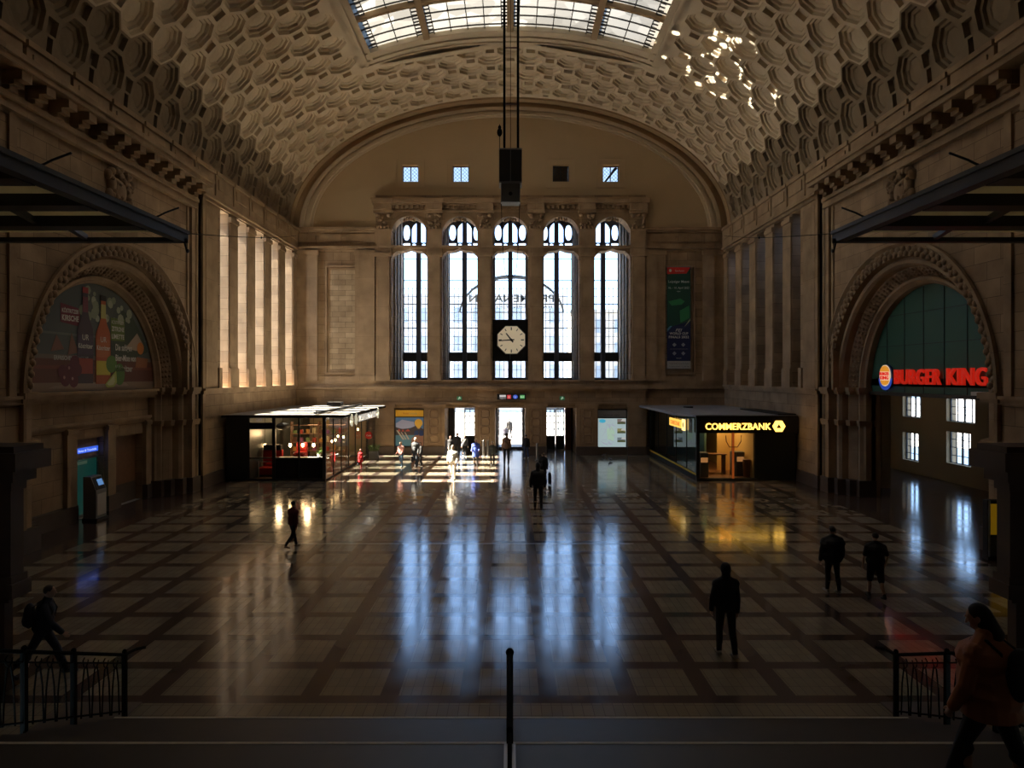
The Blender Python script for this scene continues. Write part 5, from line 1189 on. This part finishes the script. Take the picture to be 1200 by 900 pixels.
q = thing('door_handle_bar', 'orange door post with curved handles on the bank entrance', 'door', (11.3,34.3,.1)); MB().box(-.05,.05,-.05,.0,0,2.35).build('post', simple('orange metal post',(.45,.10,.02),.4,emit=(.6,.12,.02),es=.25), q); MB().tube([(-.38,-.06,2.2),(-.36,-.08,1.9),(-.2,-.08,1.62),(.2,-.08,1.62),(.38,-.08,1.9),(.40,-.06,2.2)],.022,6).build('handle', simple('dark red handle',(.12,.02,.01),.5), q)

# ---- stair railings
def rail_z(y_): return 0 if y_ >= 10.4 else min(1.4, 1.4*(10.4-y_)/3.2)
t = thing('stair_handrail', 'dark handrail down the middle of the stairs', 'handrail', (0,0,0))
xr = -.005
for yy in (10.55, 8.8, 7.15): MB().box(xr-.035,xr+.035,yy-.035,yy+.035,rail_z(yy),rail_z(yy)+.96).ell((xr,yy,rail_z(yy)+.98),.045,.045,.045).build('post', M['iron'], t)
MB().tube([(xr,10.75,.93),(xr,10.5,.97),(xr,7.2,2.37),(xr,5.6,2.37)],.028,8).build('top_rail', M['iron'], t); MB().tube([(xr,10.5,.45),(xr,7.2,1.86),(xr,5.6,1.86)],.02,8).build('lower_rail', M['iron'], t)
MB().box(xr-.06,xr+.06,5.6,7.1,1.4,1.44).build('floor_channel', M['steel'], t)
for side, sg in (('left',-1),('right',1)):
    xr = sg*5.97
    t = thing('stair_railing', 'black wrought iron railing along the %s side of the stairs' % side, 'railing', (0,0,0))
    for yy in (10.46, 9.24, 8.30, 7.6): MB().box(xr-.03,xr+.03,yy-.03,yy+.03,rail_z(yy)-.1,rail_z(yy)+1.0).ell((xr,yy,rail_z(yy)+1.04),.035,.035,.04).build('post', M['iron'], t)
    MB().tube([(xr-sg*.08,10.9,.93),(xr,10.75,.955),(xr,10.46,.99),(xr,7.2,2.39),(xr,6.2,2.39)],.025,8).build('top_rail', M['iron'], t)
    MB().tube([(xr,10.46,.86),(xr,7.2,2.26)],.012,6).tube([(xr,10.46,.12),(xr,7.2,1.52)],.014,6).build('lower_rail', M['iron'], t)
    ysb = [10.22,9.98,9.74,9.50,9.0,8.77,8.55,8.05,7.82]
    for yc in ysb:
        m = MB(); zb_, zt = rail_z(yc)+.1, rail_z(yc)+.86
        for s_ in (-1,1): m.tube([(xr,yc+s_*.10,zb_-s_*.043),(xr,yc+s_*.075,zb_+.45),(xr,yc+s_*.03,zt-.05)],.011,5)
        m.tube([(xr,yc,zt-.06),(xr,yc-.05,zt),(xr,yc-.06,zt+.07),(xr,yc-.02,zt+.1)],.009,5); m.tube([(xr,yc,zt-.06),(xr,yc+.05,zt),(xr,yc+.06,zt+.04)],.009,5)
        m.build('baluster', M['iron'], t)

# ---- two pigeons
def pigeon(x, y_, rz, lab):
    q = thing('pigeon', lab, 'pigeon', (x,y_,0), rz, 'pigeons on the floor'); m = MB()
    m.ell((0,0,.14),.055,.13,.065,10,7, Euler((.35,0,0)).to_matrix()); m.cap((0,.09,.17),(0,.13,.25),.035,.026,8); m.ell((0,.145,.265),.027,.032,.027,8,6); m.cap((0,-.1,.12),(0,-.24,.08),.035,.012,8)
    m.tube([(0,.17,.262),(0,.2,.255)],[.008,.002],6); m.cap((-.025,0,.1),(-.025,.0,.01),.012,.006,6); m.cap((.025,0,.1),(.025,.02,.01),.012,.006,6); m.ell((-.025,.02,.008),.012,.03,.008,6,4); m.ell((.025,.04,.008),.012,.03,.008,6,4)
    m.build('body', simple('pigeon grey',(.05,.05,.06),.7), q, smooth=True)
    for s_ in (-1,1): MB().ell((s_*.05,-.04,.15),.014,.13,.05,8,6,Euler((.25,0,0)).to_matrix()).build('wing', simple('pigeon wing',(.09,.09,.10),.7), q, smooth=True)
x = XZ(715,0,42.3)[0]; pigeon(x, 42.3, .6, 'grey pigeon on the floor before the city map, nearer one'); x = XZ(709,0,44.2)[0]; pigeon(x, 44.4, -1.2, 'grey pigeon on the floor before the city map, farther one')
# ---- added spotlight masked into specks, standing in for sun glints on the vault
gl = bpy.data.lights.new('added_glint_spot','SPOT'); gl.energy = 80000; gl.spot_size = math.radians(15.5); gl.spot_blend = .25; gl.shadow_soft_size = .02; gl.color = (1,.95,.85)
go = bpy.data.objects.new('added_glint_spot', gl); C.objects.link(go); src = Vector((-9.3,38,3.8)); tgt = Vector((10.9,35.2,21.3)); go.location = src; go.rotation_euler = (src-tgt).to_track_quat('Z','Y').to_euler()
gl.use_nodes = True; n_ = gl.node_tree; em = n_.nodes['Emission']; tcn = n_.nodes.new('ShaderNodeTexCoord'); vo = n_.nodes.new('ShaderNodeTexVoronoi'); vo.inputs['Scale'].default_value = 36; vo.inputs['Randomness'].default_value = 1
n_.links.new(tcn.outputs['Normal'], vo.inputs['Vector'])
lt1 = n_.nodes.new('ShaderNodeMath'); lt1.operation = 'LESS_THAN'; lt1.inputs[1].default_value = .28; n_.links.new(vo.outputs['Distance'], lt1.inputs[0])
sxx = n_.nodes.new('ShaderNodeSeparateColor'); n_.links.new(vo.outputs['Color'], sxx.inputs[0]); lt2 = n_.nodes.new('ShaderNodeMath'); lt2.operation = 'LESS_THAN'; lt2.inputs[1].default_value = .75; n_.links.new(sxx.outputs[0], lt2.inputs[0])
ml = n_.nodes.new('ShaderNodeMath'); ml.operation = 'MULTIPLY'; n_.links.new(lt1.outputs[0], ml.inputs[0]); n_.links.new(lt2.outputs[0], ml.inputs[1]); n_.links.new(ml.outputs[0], em.inputs['Strength'])
# ================================================================== PEOPLE
def bake(mb, name, vox, mat, parent, smooth_it=3, group_merge=True):
    me = mb.mesh(name); ob = bpy.data.objects.new('tmp', me); C.objects.link(ob)
    r = ob.modifiers.new('r','REMESH'); r.mode = 'VOXEL'; r.voxel_size = vox; r.use_smooth_shade = True
    s = ob.modifiers.new('s','SMOOTH'); s.factor = .5; s.iterations = smooth_it
    bpy.context.view_layer.update()
    out = bpy.data.meshes.new_from_object(ob.evaluated_get(bpy.context.evaluated_depsgraph_get()))
    bpy.data.objects.remove(ob); bpy.data.meshes.remove(me)
    out.name = name; out.materials.clear(); out.materials.append(mat)
    o = bpy.data.objects.new(name, out); C.objects.link(o); o.parent = parent; return o
SKIN = simple('skin',(.42,.25,.17),.55)
def cl(c, r=.8): return flat(c, 0, r)
def person(px, py_feet, D, hpx, rz, label, top=(.02,.02,.025), legs=(.02,.02,.025), shoe=(.03,.03,.03), hair=(.03,.02,.015), stride=.25, knee=(.15,.35), arms=((.15,.35),(-.2,.3)),
           vox=.014, z0=0.0, hood=False, coat=0.0, skirt=False, shorts=False, tee=False, bag=None, hair_long=False, head=(0,0), bulk=1.0, lean=0.0, hat=None, soles=None, h=None, armx=(.0,.0), hold=None, cat='person', twist=0):
    X = (px-CX)*D/F; h = h or hpx*D/F; s = h/1.75
    t = thing('person', label, cat, (X, D, z0), rz, None)
    hipz = .93; V = Vector
    J = {}
    aL, aR = stride, -stride
    def leg(sx, a, kb):
        hip = V((sx*.095, 0, hipz)); kn = hip+V((sx*.01, .43*math.sin(a), -.43*math.cos(a))); an = kn+V((0, .42*math.sin(a-kb), -.42*math.cos(a-kb)))
        return [hip, kn, an, a-kb]
    L, R = leg(-1, aL, knee[0]), leg(1, aR, knee[1])
    low = min(L[2].z, R[2].z)-.075
    up = V((0,0,-low))
    for q in (L, R):
        for i in range(3): q[i] = q[i]+up
    pel = V((0,0,.97))+up; ln = lean
    def tor(z): return V((0, math.sin(ln)*(z-.97), (z-.97)*math.cos(ln)))+pel
    waist, chest, sh, nk = tor(1.12), tor(1.30), tor(1.395), tor(1.50)
    hd = tor(1.63)+V((head[1]*.02, .02+head[0]*.04, -abs(head[0])*.01))
    sw = .185*(.5+.5*bulk)
    def arm(sx, a, eb, out_):
        p0 = V((sx*(sw-.015), 0, -.03))+sh; d1 = V((sx*math.sin(.12+out_), math.sin(a), -math.cos(a))).normalized(); p1 = p0+d1*.285
        d2 = V((sx*(math.sin(.05)-.6*out_), math.sin(a+eb), -math.cos(a+eb))).normalized(); p2 = p1+d2*.25
        return [p0, p1, p2, d2]
    A, B = arm(-1, *arms[0], armx[0]), arm(1, *arms[1], armx[1])
    S = lambda mb: mb.xf(Matrix.Scale(s,4))
    b = MB()
    # one continuous body
    b.ell(pel, .155*bulk, .11*bulk, .12); b.cap(pel, waist, .13*bulk, .12*bulk, 12); b.ell(waist, .135*bulk, .10*bulk, .12); b.ell(chest, .165*bulk, .11*bulk, .17); b.cap(sh+V((-sw*.8,0,-.01)), sh+V((sw*.8,0,-.01)), .055, .055)
    b.cap(sh, nk+V((0,.01,.03)), .062, .052)
    for sx in (-1,1): b.cap(nk+V((0,0,-.03)), sh+V((sx*sw*.9,0,-.02)), .055, .05)
    # head: skull, jaw, nose, ears, brow
    hr = Euler((-.12-.5*head[0],0,head[1]*.6)).to_matrix()
    def hp(x,y,z): return hd+hr@V((x,y,z))
    b.ell(hd, .074, .092, .105, 14, 10, hr); b.ell(hp(0,.035,-.06), .052, .055, .055, 10, 7, hr); b.cap(hp(0,.088,.012), hp(0,.112,-.022), .009, .015, 6); b.ell(hp(0,.082,-.055), .024, .014, .012); b.ell(hp(0,.08,.03), .05, .016, .010)
    b.cap(hd+V((0,-.01,-.08)), nk, .055, .055)
    for sx in (-1,1): b.ell(hp(sx*.077,-.005,-.005), .012, .02, .032)
    for q in (L, R): b.cap(q[0], q[1], .082*(.6+.4*bulk), .055, 12); b.cap(q[1], q[2], .055, .038, 10); b.cap(q[1]+V((0,-.01,-.08)), q[1]+V((0,-.025,-.2)), .045, .045)
    def foot(q): 
        an = q[2]; pt = q[3]*.5 if q[3] < 0 else 0
        tip = an+V((0, .17*math.cos(pt), -.045+.17*math.sin(pt))); return an, tip
    for q in (L, R): an, tip = foot(q); b.cap(an+V((0,-.03,-.035)), tip, .036, .026, 8)
    for q, sx in ((A,-1),(B,1)):
        b.cap(q[0], q[1], .05, .040, 10); b.cap(q[1], q[2], .040, .027, 10)
        d2 = q[3]; sd = V((0,1,0)) if abs(d2.y) < .8 else V((0,0,1)); sd = (sd-d2*sd.dot(d2)).normalized(); nn = d2.cross(sd); inn = nn if nn.x*sx < 0 else -nn
        pc = q[2]+d2*.05; b.cap(q[2], q[2]+d2*.075, .024, .030, 8)
        for k, ln_ in enumerate((.065,.078,.072,.058)):
            r0 = q[2]+d2*.085+sd*(.027-.018*k); k1 = r0+d2*ln_*.5+inn*.008; k2 = k1+d2*ln_*.35+inn*.028; b.cap(r0, k1, .0095, .009, 6); b.cap(k1, k2, .009, .0075, 6)
        th = q[2]+d2*.035+sd*.025; b.cap(th, th+d2*.035+sd*.022+inn*.012, .012, .011, 6); b.cap(th+d2*.035+sd*.022+inn*.012, th+d2*.062+sd*.026+inn*.024, .011, .009, 6)
    bake(S(b), 'body', vox*.8, SKIN, t, 2)
    # trousers
    m = MB(); g = .018; m.ell(pel, .165*bulk, .122*bulk, .13); m.cap(pel, waist, .142*bulk, .13*bulk, 12)
    for q in (L, R):
        if shorts: e = q[0].lerp(q[1], 1.05); m.cap(q[0], e, .10*(.6+.4*bulk), .085, 12)
        else: m.cap(q[0], q[1], .092*(.6+.4*bulk)+.004, .068, 12); m.cap(q[1], q[2]+V((0,0,.02)), .068, .056, 10); m.cap(q[1]+V((0,-.01,-.06)), q[1].lerp(q[2],.6)+V((0,-.018,0)), .068, .062, 10)
    bake(S(m), 'shorts' if shorts else 'trousers', vox, cl(legs), t)
    # upper garment
    m = MB(); k = 1.0 if tee else 1.2
    m.ell(tor(1.02), .172*bulk*k, .128*bulk*k, .12); m.cap(tor(1.02), waist, .15*bulk*k, .142*bulk*k, 12); m.ell(chest, .182*bulk*k, .132*bulk*k, .17); m.ell(waist+V((0,0,.02)), .155*bulk*k, .122*bulk*k, .14)
    m.cap(sh+V((-sw*.9,0,-.015)), sh+V((sw*.9,0,-.015)), .068*k, .068*k); m.cap(sh, nk, .075, .066)
    for sx in (-1,1): m.cap(nk+V((0,0,-.02)), sh+V((sx*sw*.95,0,-.03)), .070, .070*k)
    if not tee: m.lathe((nk.x, nk.y-.0, nk.z-.05), [(.07,0),(.074,.05),(.066,.08)], 14)
    for q in (A, B):
        if tee: m.cap(q[0], q[0].lerp(q[1],.75), .068, .062, 10)
        else: m.cap(q[0], q[1], .064*k, .056*k, 10); m.cap(q[1], q[2]-q[3]*.01, .056*k, .044*k, 10)
    if coat > 0:
        zt = 1.05; prof = []
        for i in range(5): u = i/4; prof.append((.165*bulk*(1+.22*u), zt-coat*u))
        m.rings([[V((r*math.cos(2*PI*j/18), r*.80*math.sin(2*PI*j/18), 0))+tor(z) for j in range(18)] for r, z in prof])
    bake(S(m), 'coat' if coat > .2 else ('shirt' if tee else 'jacket'), vox, cl(top), t)
    # shoes
    for q in (L, R):
        an, tip = foot(q); m = MB(); m.cap(an+V((0,-.035,-.035)), tip+V((0,0,-.005)), .045, .034, 10); m.cap(an+V((0,0,.02)), an+V((0,0,-.03)), .046, .046, 8)
        so_ = bake(S(m), 'shoe', vox, cl(shoe), t, 2)
    # hair or hood
    m = MB()
    if hood:
        m.ell(hd+V((0,-.02,.015)), .10, .115, .13, 14, 10); m.cap(hd+V((0,-.03,-.06)), nk+V((0,-.02,-.02)), .085, .095); bake(S(m), 'hood', vox, cl(top), t)
    else:
        m.ell(hp(0,-.022,.03), .083, .090, .092, 14, 10, hr)
        if hair_long: m.cap(hp(0,-.045,.0), hp(0,-.075,-.17), .080, .062); m.ell(hp(0,-.03,-.05), .086, .07, .09)
        bake(S(m), 'hair', vox, cl(hair), t, 2)
    if hat:
        m = MB(); m.lathe(tuple(hd+V((0,-.01,.05))), [(.098,0),(.098,.03),(.085,.065),(.03,.085)], 14); S(m).build('cap', cl(hat), t, smooth=True)
    if skirt:
        m = MB(); m.rings([[V((r*math.cos(2*PI*j/18), r*.85*math.sin(2*PI*j/18), z))+up for j in range(18)] for r, z in ((.15,1.08),(.19,.92),(.23,.70),(.255,.48))]); bake(S(m), 'skirt', vox, cl(skirt), t)
    if bag:
        kind, bc = bag[:2]
        q = thing({'backpack':'backpack','shoulder':'shoulder_bag','case':'suitcase','hand':'carrier_bag'}[kind], bag[2], 'bag', (X, D, z0), rz)
        if kind == 'backpack':
            m = MB(); c = chest+V((0,-.25,-.08)); m.ell(c, .15, .095, .23, 14, 10); m.ell(c+V((0,-.05,-.08)), .11, .07, .12); bake(S(m), 'pack', vox, cl(bc), q)
            m = MB()
            for sx in (-1,1): m.tube([chest+V((sx*.09,-.17,-.2)), chest+V((sx*.12,-.16,.10)), sh+V((sx*.11,-.06,.075)), sh+V((sx*.11,.06,.06)), chest+V((sx*.12,.145,.0)), chest+V((sx*.14,.10,-.18)), chest+V((sx*.12,-.16,-.24))], .016, 6)
            S(m).build('strap', cl(bc), q, smooth=True)
        elif kind == 'shoulder':
            m = MB(); c = V((.22,.0,.92))+up; m.ell(c, .07, .15, .13, 12, 8); bake(S(m), 'pouch', vox, cl(bc), q)
            m = MB(); m.tube([c+V((0,.08,.1)), waist+V((.10,.15,.1)), chest+V((-.05,.155,.06)), sh+V((-.13,.02,.08)), chest+V((-.05,-.155,.02)), waist+V((.10,-.15,.0)), c+V((0,-.08,.1))], .013, 6); S(m).build('strap', cl(bc), q, smooth=True)
        elif kind == 'case':
            m = MB(); m.bbox(.26,.44,-.42,-.14,.06,.66,.03); S(m).build('shell', cl(bc), q); m = MB(); m.tube([(.32,-.2,.64),(.32,-.12,.92),(.38,-.12,.92),(.38,-.2,.64)], .01, 6); S(m).build('handle', M['steel'], q)
            for sx in (.29,.41):
                m = MB(); m.tube([(sx-.012,-.2,.03),(sx+.012,-.2,.03)], .03, 10); S(m).build('wheel', M['black'], q)
        else:
            hb = B[2]+B[3]*.1; m = MB(); m.bbox(hb.x-.05, hb.x+.05, hb.y-.14, hb.y+.14, hb.z-.40, hb.z-.10, .02); S(m).build('bag_body', cl(bc), q); m = MB(); m.tube([(hb.x,hb.y-.07,hb.z-.1),(hb.x,hb.y,hb.z),(hb.x,hb.y+.07,hb.z-.1)], .008, 5); S(m).build('handle', cl(bc), q)
    return t
blk_ = (.012,.012,.014); navy = (.015,.02,.035)
person(850.5, 768, 12.85, 108, .06, 'person in a dark hooded top walking away across the open floor', top=(.010,.012,.022), legs=(.012,.012,.015), shoe=(.30,.28,.25), hood=True, bulk=1.1, stride=.13, knee=(.1,.2), arms=((.1,.2),(-.05,.15)), vox=.011, coat=.12, armx=(.1,.0))
person(975.5, 692, 16.6, 78, .1, 'person in a puffy black jacket walking away, left one of the pair', top=blk_, legs=blk_, shoe=(.25,.24,.22), bulk=1.6, stride=.10, knee=(.05,.12), arms=((.0,.3),(.0,.35)), vox=.012, armx=(.15,.12))
person(1026, 700, 16.2, 77, -.12, 'person in black t-shirt and shorts with bare calves beside the puffy jacket', top=blk_, legs=blk_, shoe=blk_, bulk=1.5, stride=.22, knee=(.1,.3), arms=((.1,.25),(.15,.15)), shorts=True, tee=True, vox=.012, armx=(.1,.28))
person(343.5, 642, 20.9, 56, -.55, 'person in a dark red jacket striding alone on the left half of the floor', top=(.10,.012,.015), legs=(.012,.014,.02), shoe=(.25,.18,.14), stride=.30, knee=(.05,.45), arms=((.55,.1),(-.2,.2)), vox=.013, coat=.15, hair=(.015,.01,.01), armx=(.35,0), bulk=1.1)
person(50, 800, 11.9, 113, -1.25, 'person in dark clothes with backpack striding behind the left stair railing', top=(.010,.012,.02), legs=(.012,.012,.018), stride=.48, knee=(.15,.35), arms=((-.15,.3),(.45,.35)), vox=.011, bag=('backpack',blk_,'dark backpack on the person striding behind the left railing'), lean=.14, coat=.08)
person(1160, 893, 6.25, 208, .55, 'person in orange brown jacket with black backpack on the stairs in the right foreground', top=(.34,.12,.05), legs=(.012,.012,.016), shoe=(.05,.05,.05), hair=(.012,.008,.006), stride=.38, knee=(.1,.55), arms=((.1,.35),(-.1,.3)), vox=.009, z0=1.4, hair_long=True, bag=('backpack',blk_,'black backpack on the person in the right foreground'), lean=.08, coat=.24, head=(.6,.5), h=1.83, armx=(.2,.1), bulk=1.45)
person(630.5, 597, 26.9, 55, .05, 'person in bulky black coat walking in the middle aisle of the floor', top=blk_, legs=blk_, shoe=(.04,.02,.02), bulk=1.25, stride=.12, knee=(.05,.15), arms=((.0,.3),(.0,.3)), hood=True, armx=(.2,.2), coat=.12)
person(636.5, 567, 33.3, 37, .0, 'person with a pale strap and suitcase just beyond the black coat', top=blk_, legs=blk_, bag=('case',blk_,'black suitcase beside the person beyond the black coat'), stride=.15, armx=(.1,.1))
person(470, 548, 39.2, 31, 2.6, 'person in pink top and blue jeans before the orange headed poster', top=(.60,.30,.26), legs=(.10,.18,.30), shoe=(.5,.45,.4), hair=(.65,.60,.5), stride=.10, arms=((.2,.8),(.1,.9)), vox=.018)
person(487, 548, 39.4, 35, 2.9, 'person in dark jacket with white hair before the orange headed poster', top=(.04,.045,.05), legs=(.03,.05,.08), shoe=(.1,.1,.1), hair=(.75,.72,.65), stride=.12, vox=.018, bag=('hand',(.05,.04,.03),'brown carrier bag held by the white haired person'))
person(492.5, 546, 40.0, 28, 2.2, 'smaller person in black close behind the white haired one', top=blk_, legs=blk_, shoe=(.1,.1,.1), stride=.1, vox=.018)
person(530.5, 563, 34.6, 41, 2.8, 'person in white jacket and trousers with a tan backpack in the sunlight', top=(.62,.58,.50), legs=(.75,.72,.66), shoe=(.6,.58,.5), hair=(.30,.22,.15), stride=.12, vox=.016, bag=('shoulder',(.35,.22,.10),'tan bag over the shoulder of the person in white'), bulk=1.25, armx=(.25,.25))
person(528, 535, 43.9, 26, 3.0, 'person with grey skirted coat leftmost in the left doorway group', top=(.03,.03,.035), legs=(.25,.24,.22), stride=.08, vox=.02, hair=(.3,.15,.1))
person(536, 536, 43.4, 31, 3.2, 'tall person in black in the middle of the left doorway group', top=blk_, legs=(.02,.02,.02), shoe=(.4,.4,.4), stride=.12, vox=.02)
person(544.5, 534, 44.2, 27, 3.4, 'person in black with a white sleeve rightmost in the left doorway group', top=(.10,.10,.11), legs=blk_, shoe=(.5,.5,.5), stride=.12, vox=.02, bag=('shoulder',(.6,.6,.6),'pale shoulder bag in the left doorway group'))
person(557.5, 547, 39.6, 33, 3.1, 'person in long bright blue coat holding something pink', top=(.05,.09,.40), legs=(.03,.03,.03), shoe=(.03,.03,.03), hair=(.55,.5,.4), coat=.42, stride=.07, arms=((.35,1.0),(.35,1.0)), vox=.018, bulk=1.15)
person(577, 547, 39.6, 30, 3.0, 'person in dark jacket with pale hair left of the middle door', top=(.05,.055,.05), legs=blk_, shoe=(.5,.48,.42), hair=(.70,.66,.56), stride=.10, vox=.018, arms=((.2,.5),(.1,.3)))
person(593.5, 545, 40.3, 38, .0, 'person in tan brown jacket walking towards the middle door', top=(.22,.12,.07), legs=blk_, shoe=blk_, stride=.12, vox=.018, hair=(.05,.03,.02), bag=('shoulder',blk_,'black shoulder bag of the person in the tan jacket'))
person(616.5, 537, 43.6, 28, .2, 'person in black top and blue jeans right of the middle door', top=blk_, legs=(.04,.07,.16), shoe=(.5,.5,.5), stride=.1, vox=.02, bulk=1.15)
person(597, 521, 56.0, 26, .3, 'dark silhouetted person outside the middle door', top=blk_, legs=blk_, stride=.2, vox=.022, z0=0)
person(592, 522, 54.0, 20, .1, 'second silhouetted person outside the middle door, lower left of the first', top=(.03,.03,.05), legs=blk_, stride=.2, vox=.022, z0=0)
person(422.5, 546, 38.8, 23, 2.4, 'person in bright red jacket with dark bag at the cafe kiosk corner', top=(.60,.02,.03), legs=(.35,.02,.03), shoe=(.3,.1,.1), hair=(.5,.3,.3), coat=.45, stride=.05, vox=.016, bulk=1.35, bag=('hand',(.02,.03,.05),'dark bag beside the red jacket at the kiosk corner'))

# sub-parts hang from the part they belong to
RULES = {'hour_mark':('dial',),'minute_hand':('dial',),'hour_hand':('dial',),'hand_hub':('dial',),'strap':('pack','pouch'),'handle':('shell','bag_body','post'),'wheel':('shell',),'lens':('lamp_housing',),
         'box_trim':('box',),'screen':('screen_hood','cabinet'),'hood':('jacket','coat'),'glass_pane':('window_frame','frame'),'drip_spout':('edge_beam',),'outrigger':('edge_beam',),'emblem_bun':('emblem_face',),
         'banner_mark':('banner_cloth',),'banner_line':('banner_cloth',),'banner_badge':('banner_cloth',),'side_strip':('cabinet',),'frosted_pane':('edge_beam',),'map_street':('map_sheet',),'map_photo':('map_sheet',),'map_park':('map_sheet',),'map_badge':('map_sheet',)}
stem_ = lambda n: n.split('.')[0]
for top in [o for o in bpy.data.objects if o.parent is None and 'category' in o]:
    kids = list(top.children)
    for k in kids:
        for pn in RULES.get(stem_(k.name), ()):
            c_ = [q for q in kids if stem_(q.name) == pn]
            if c_: k.parent = c_[0]; break
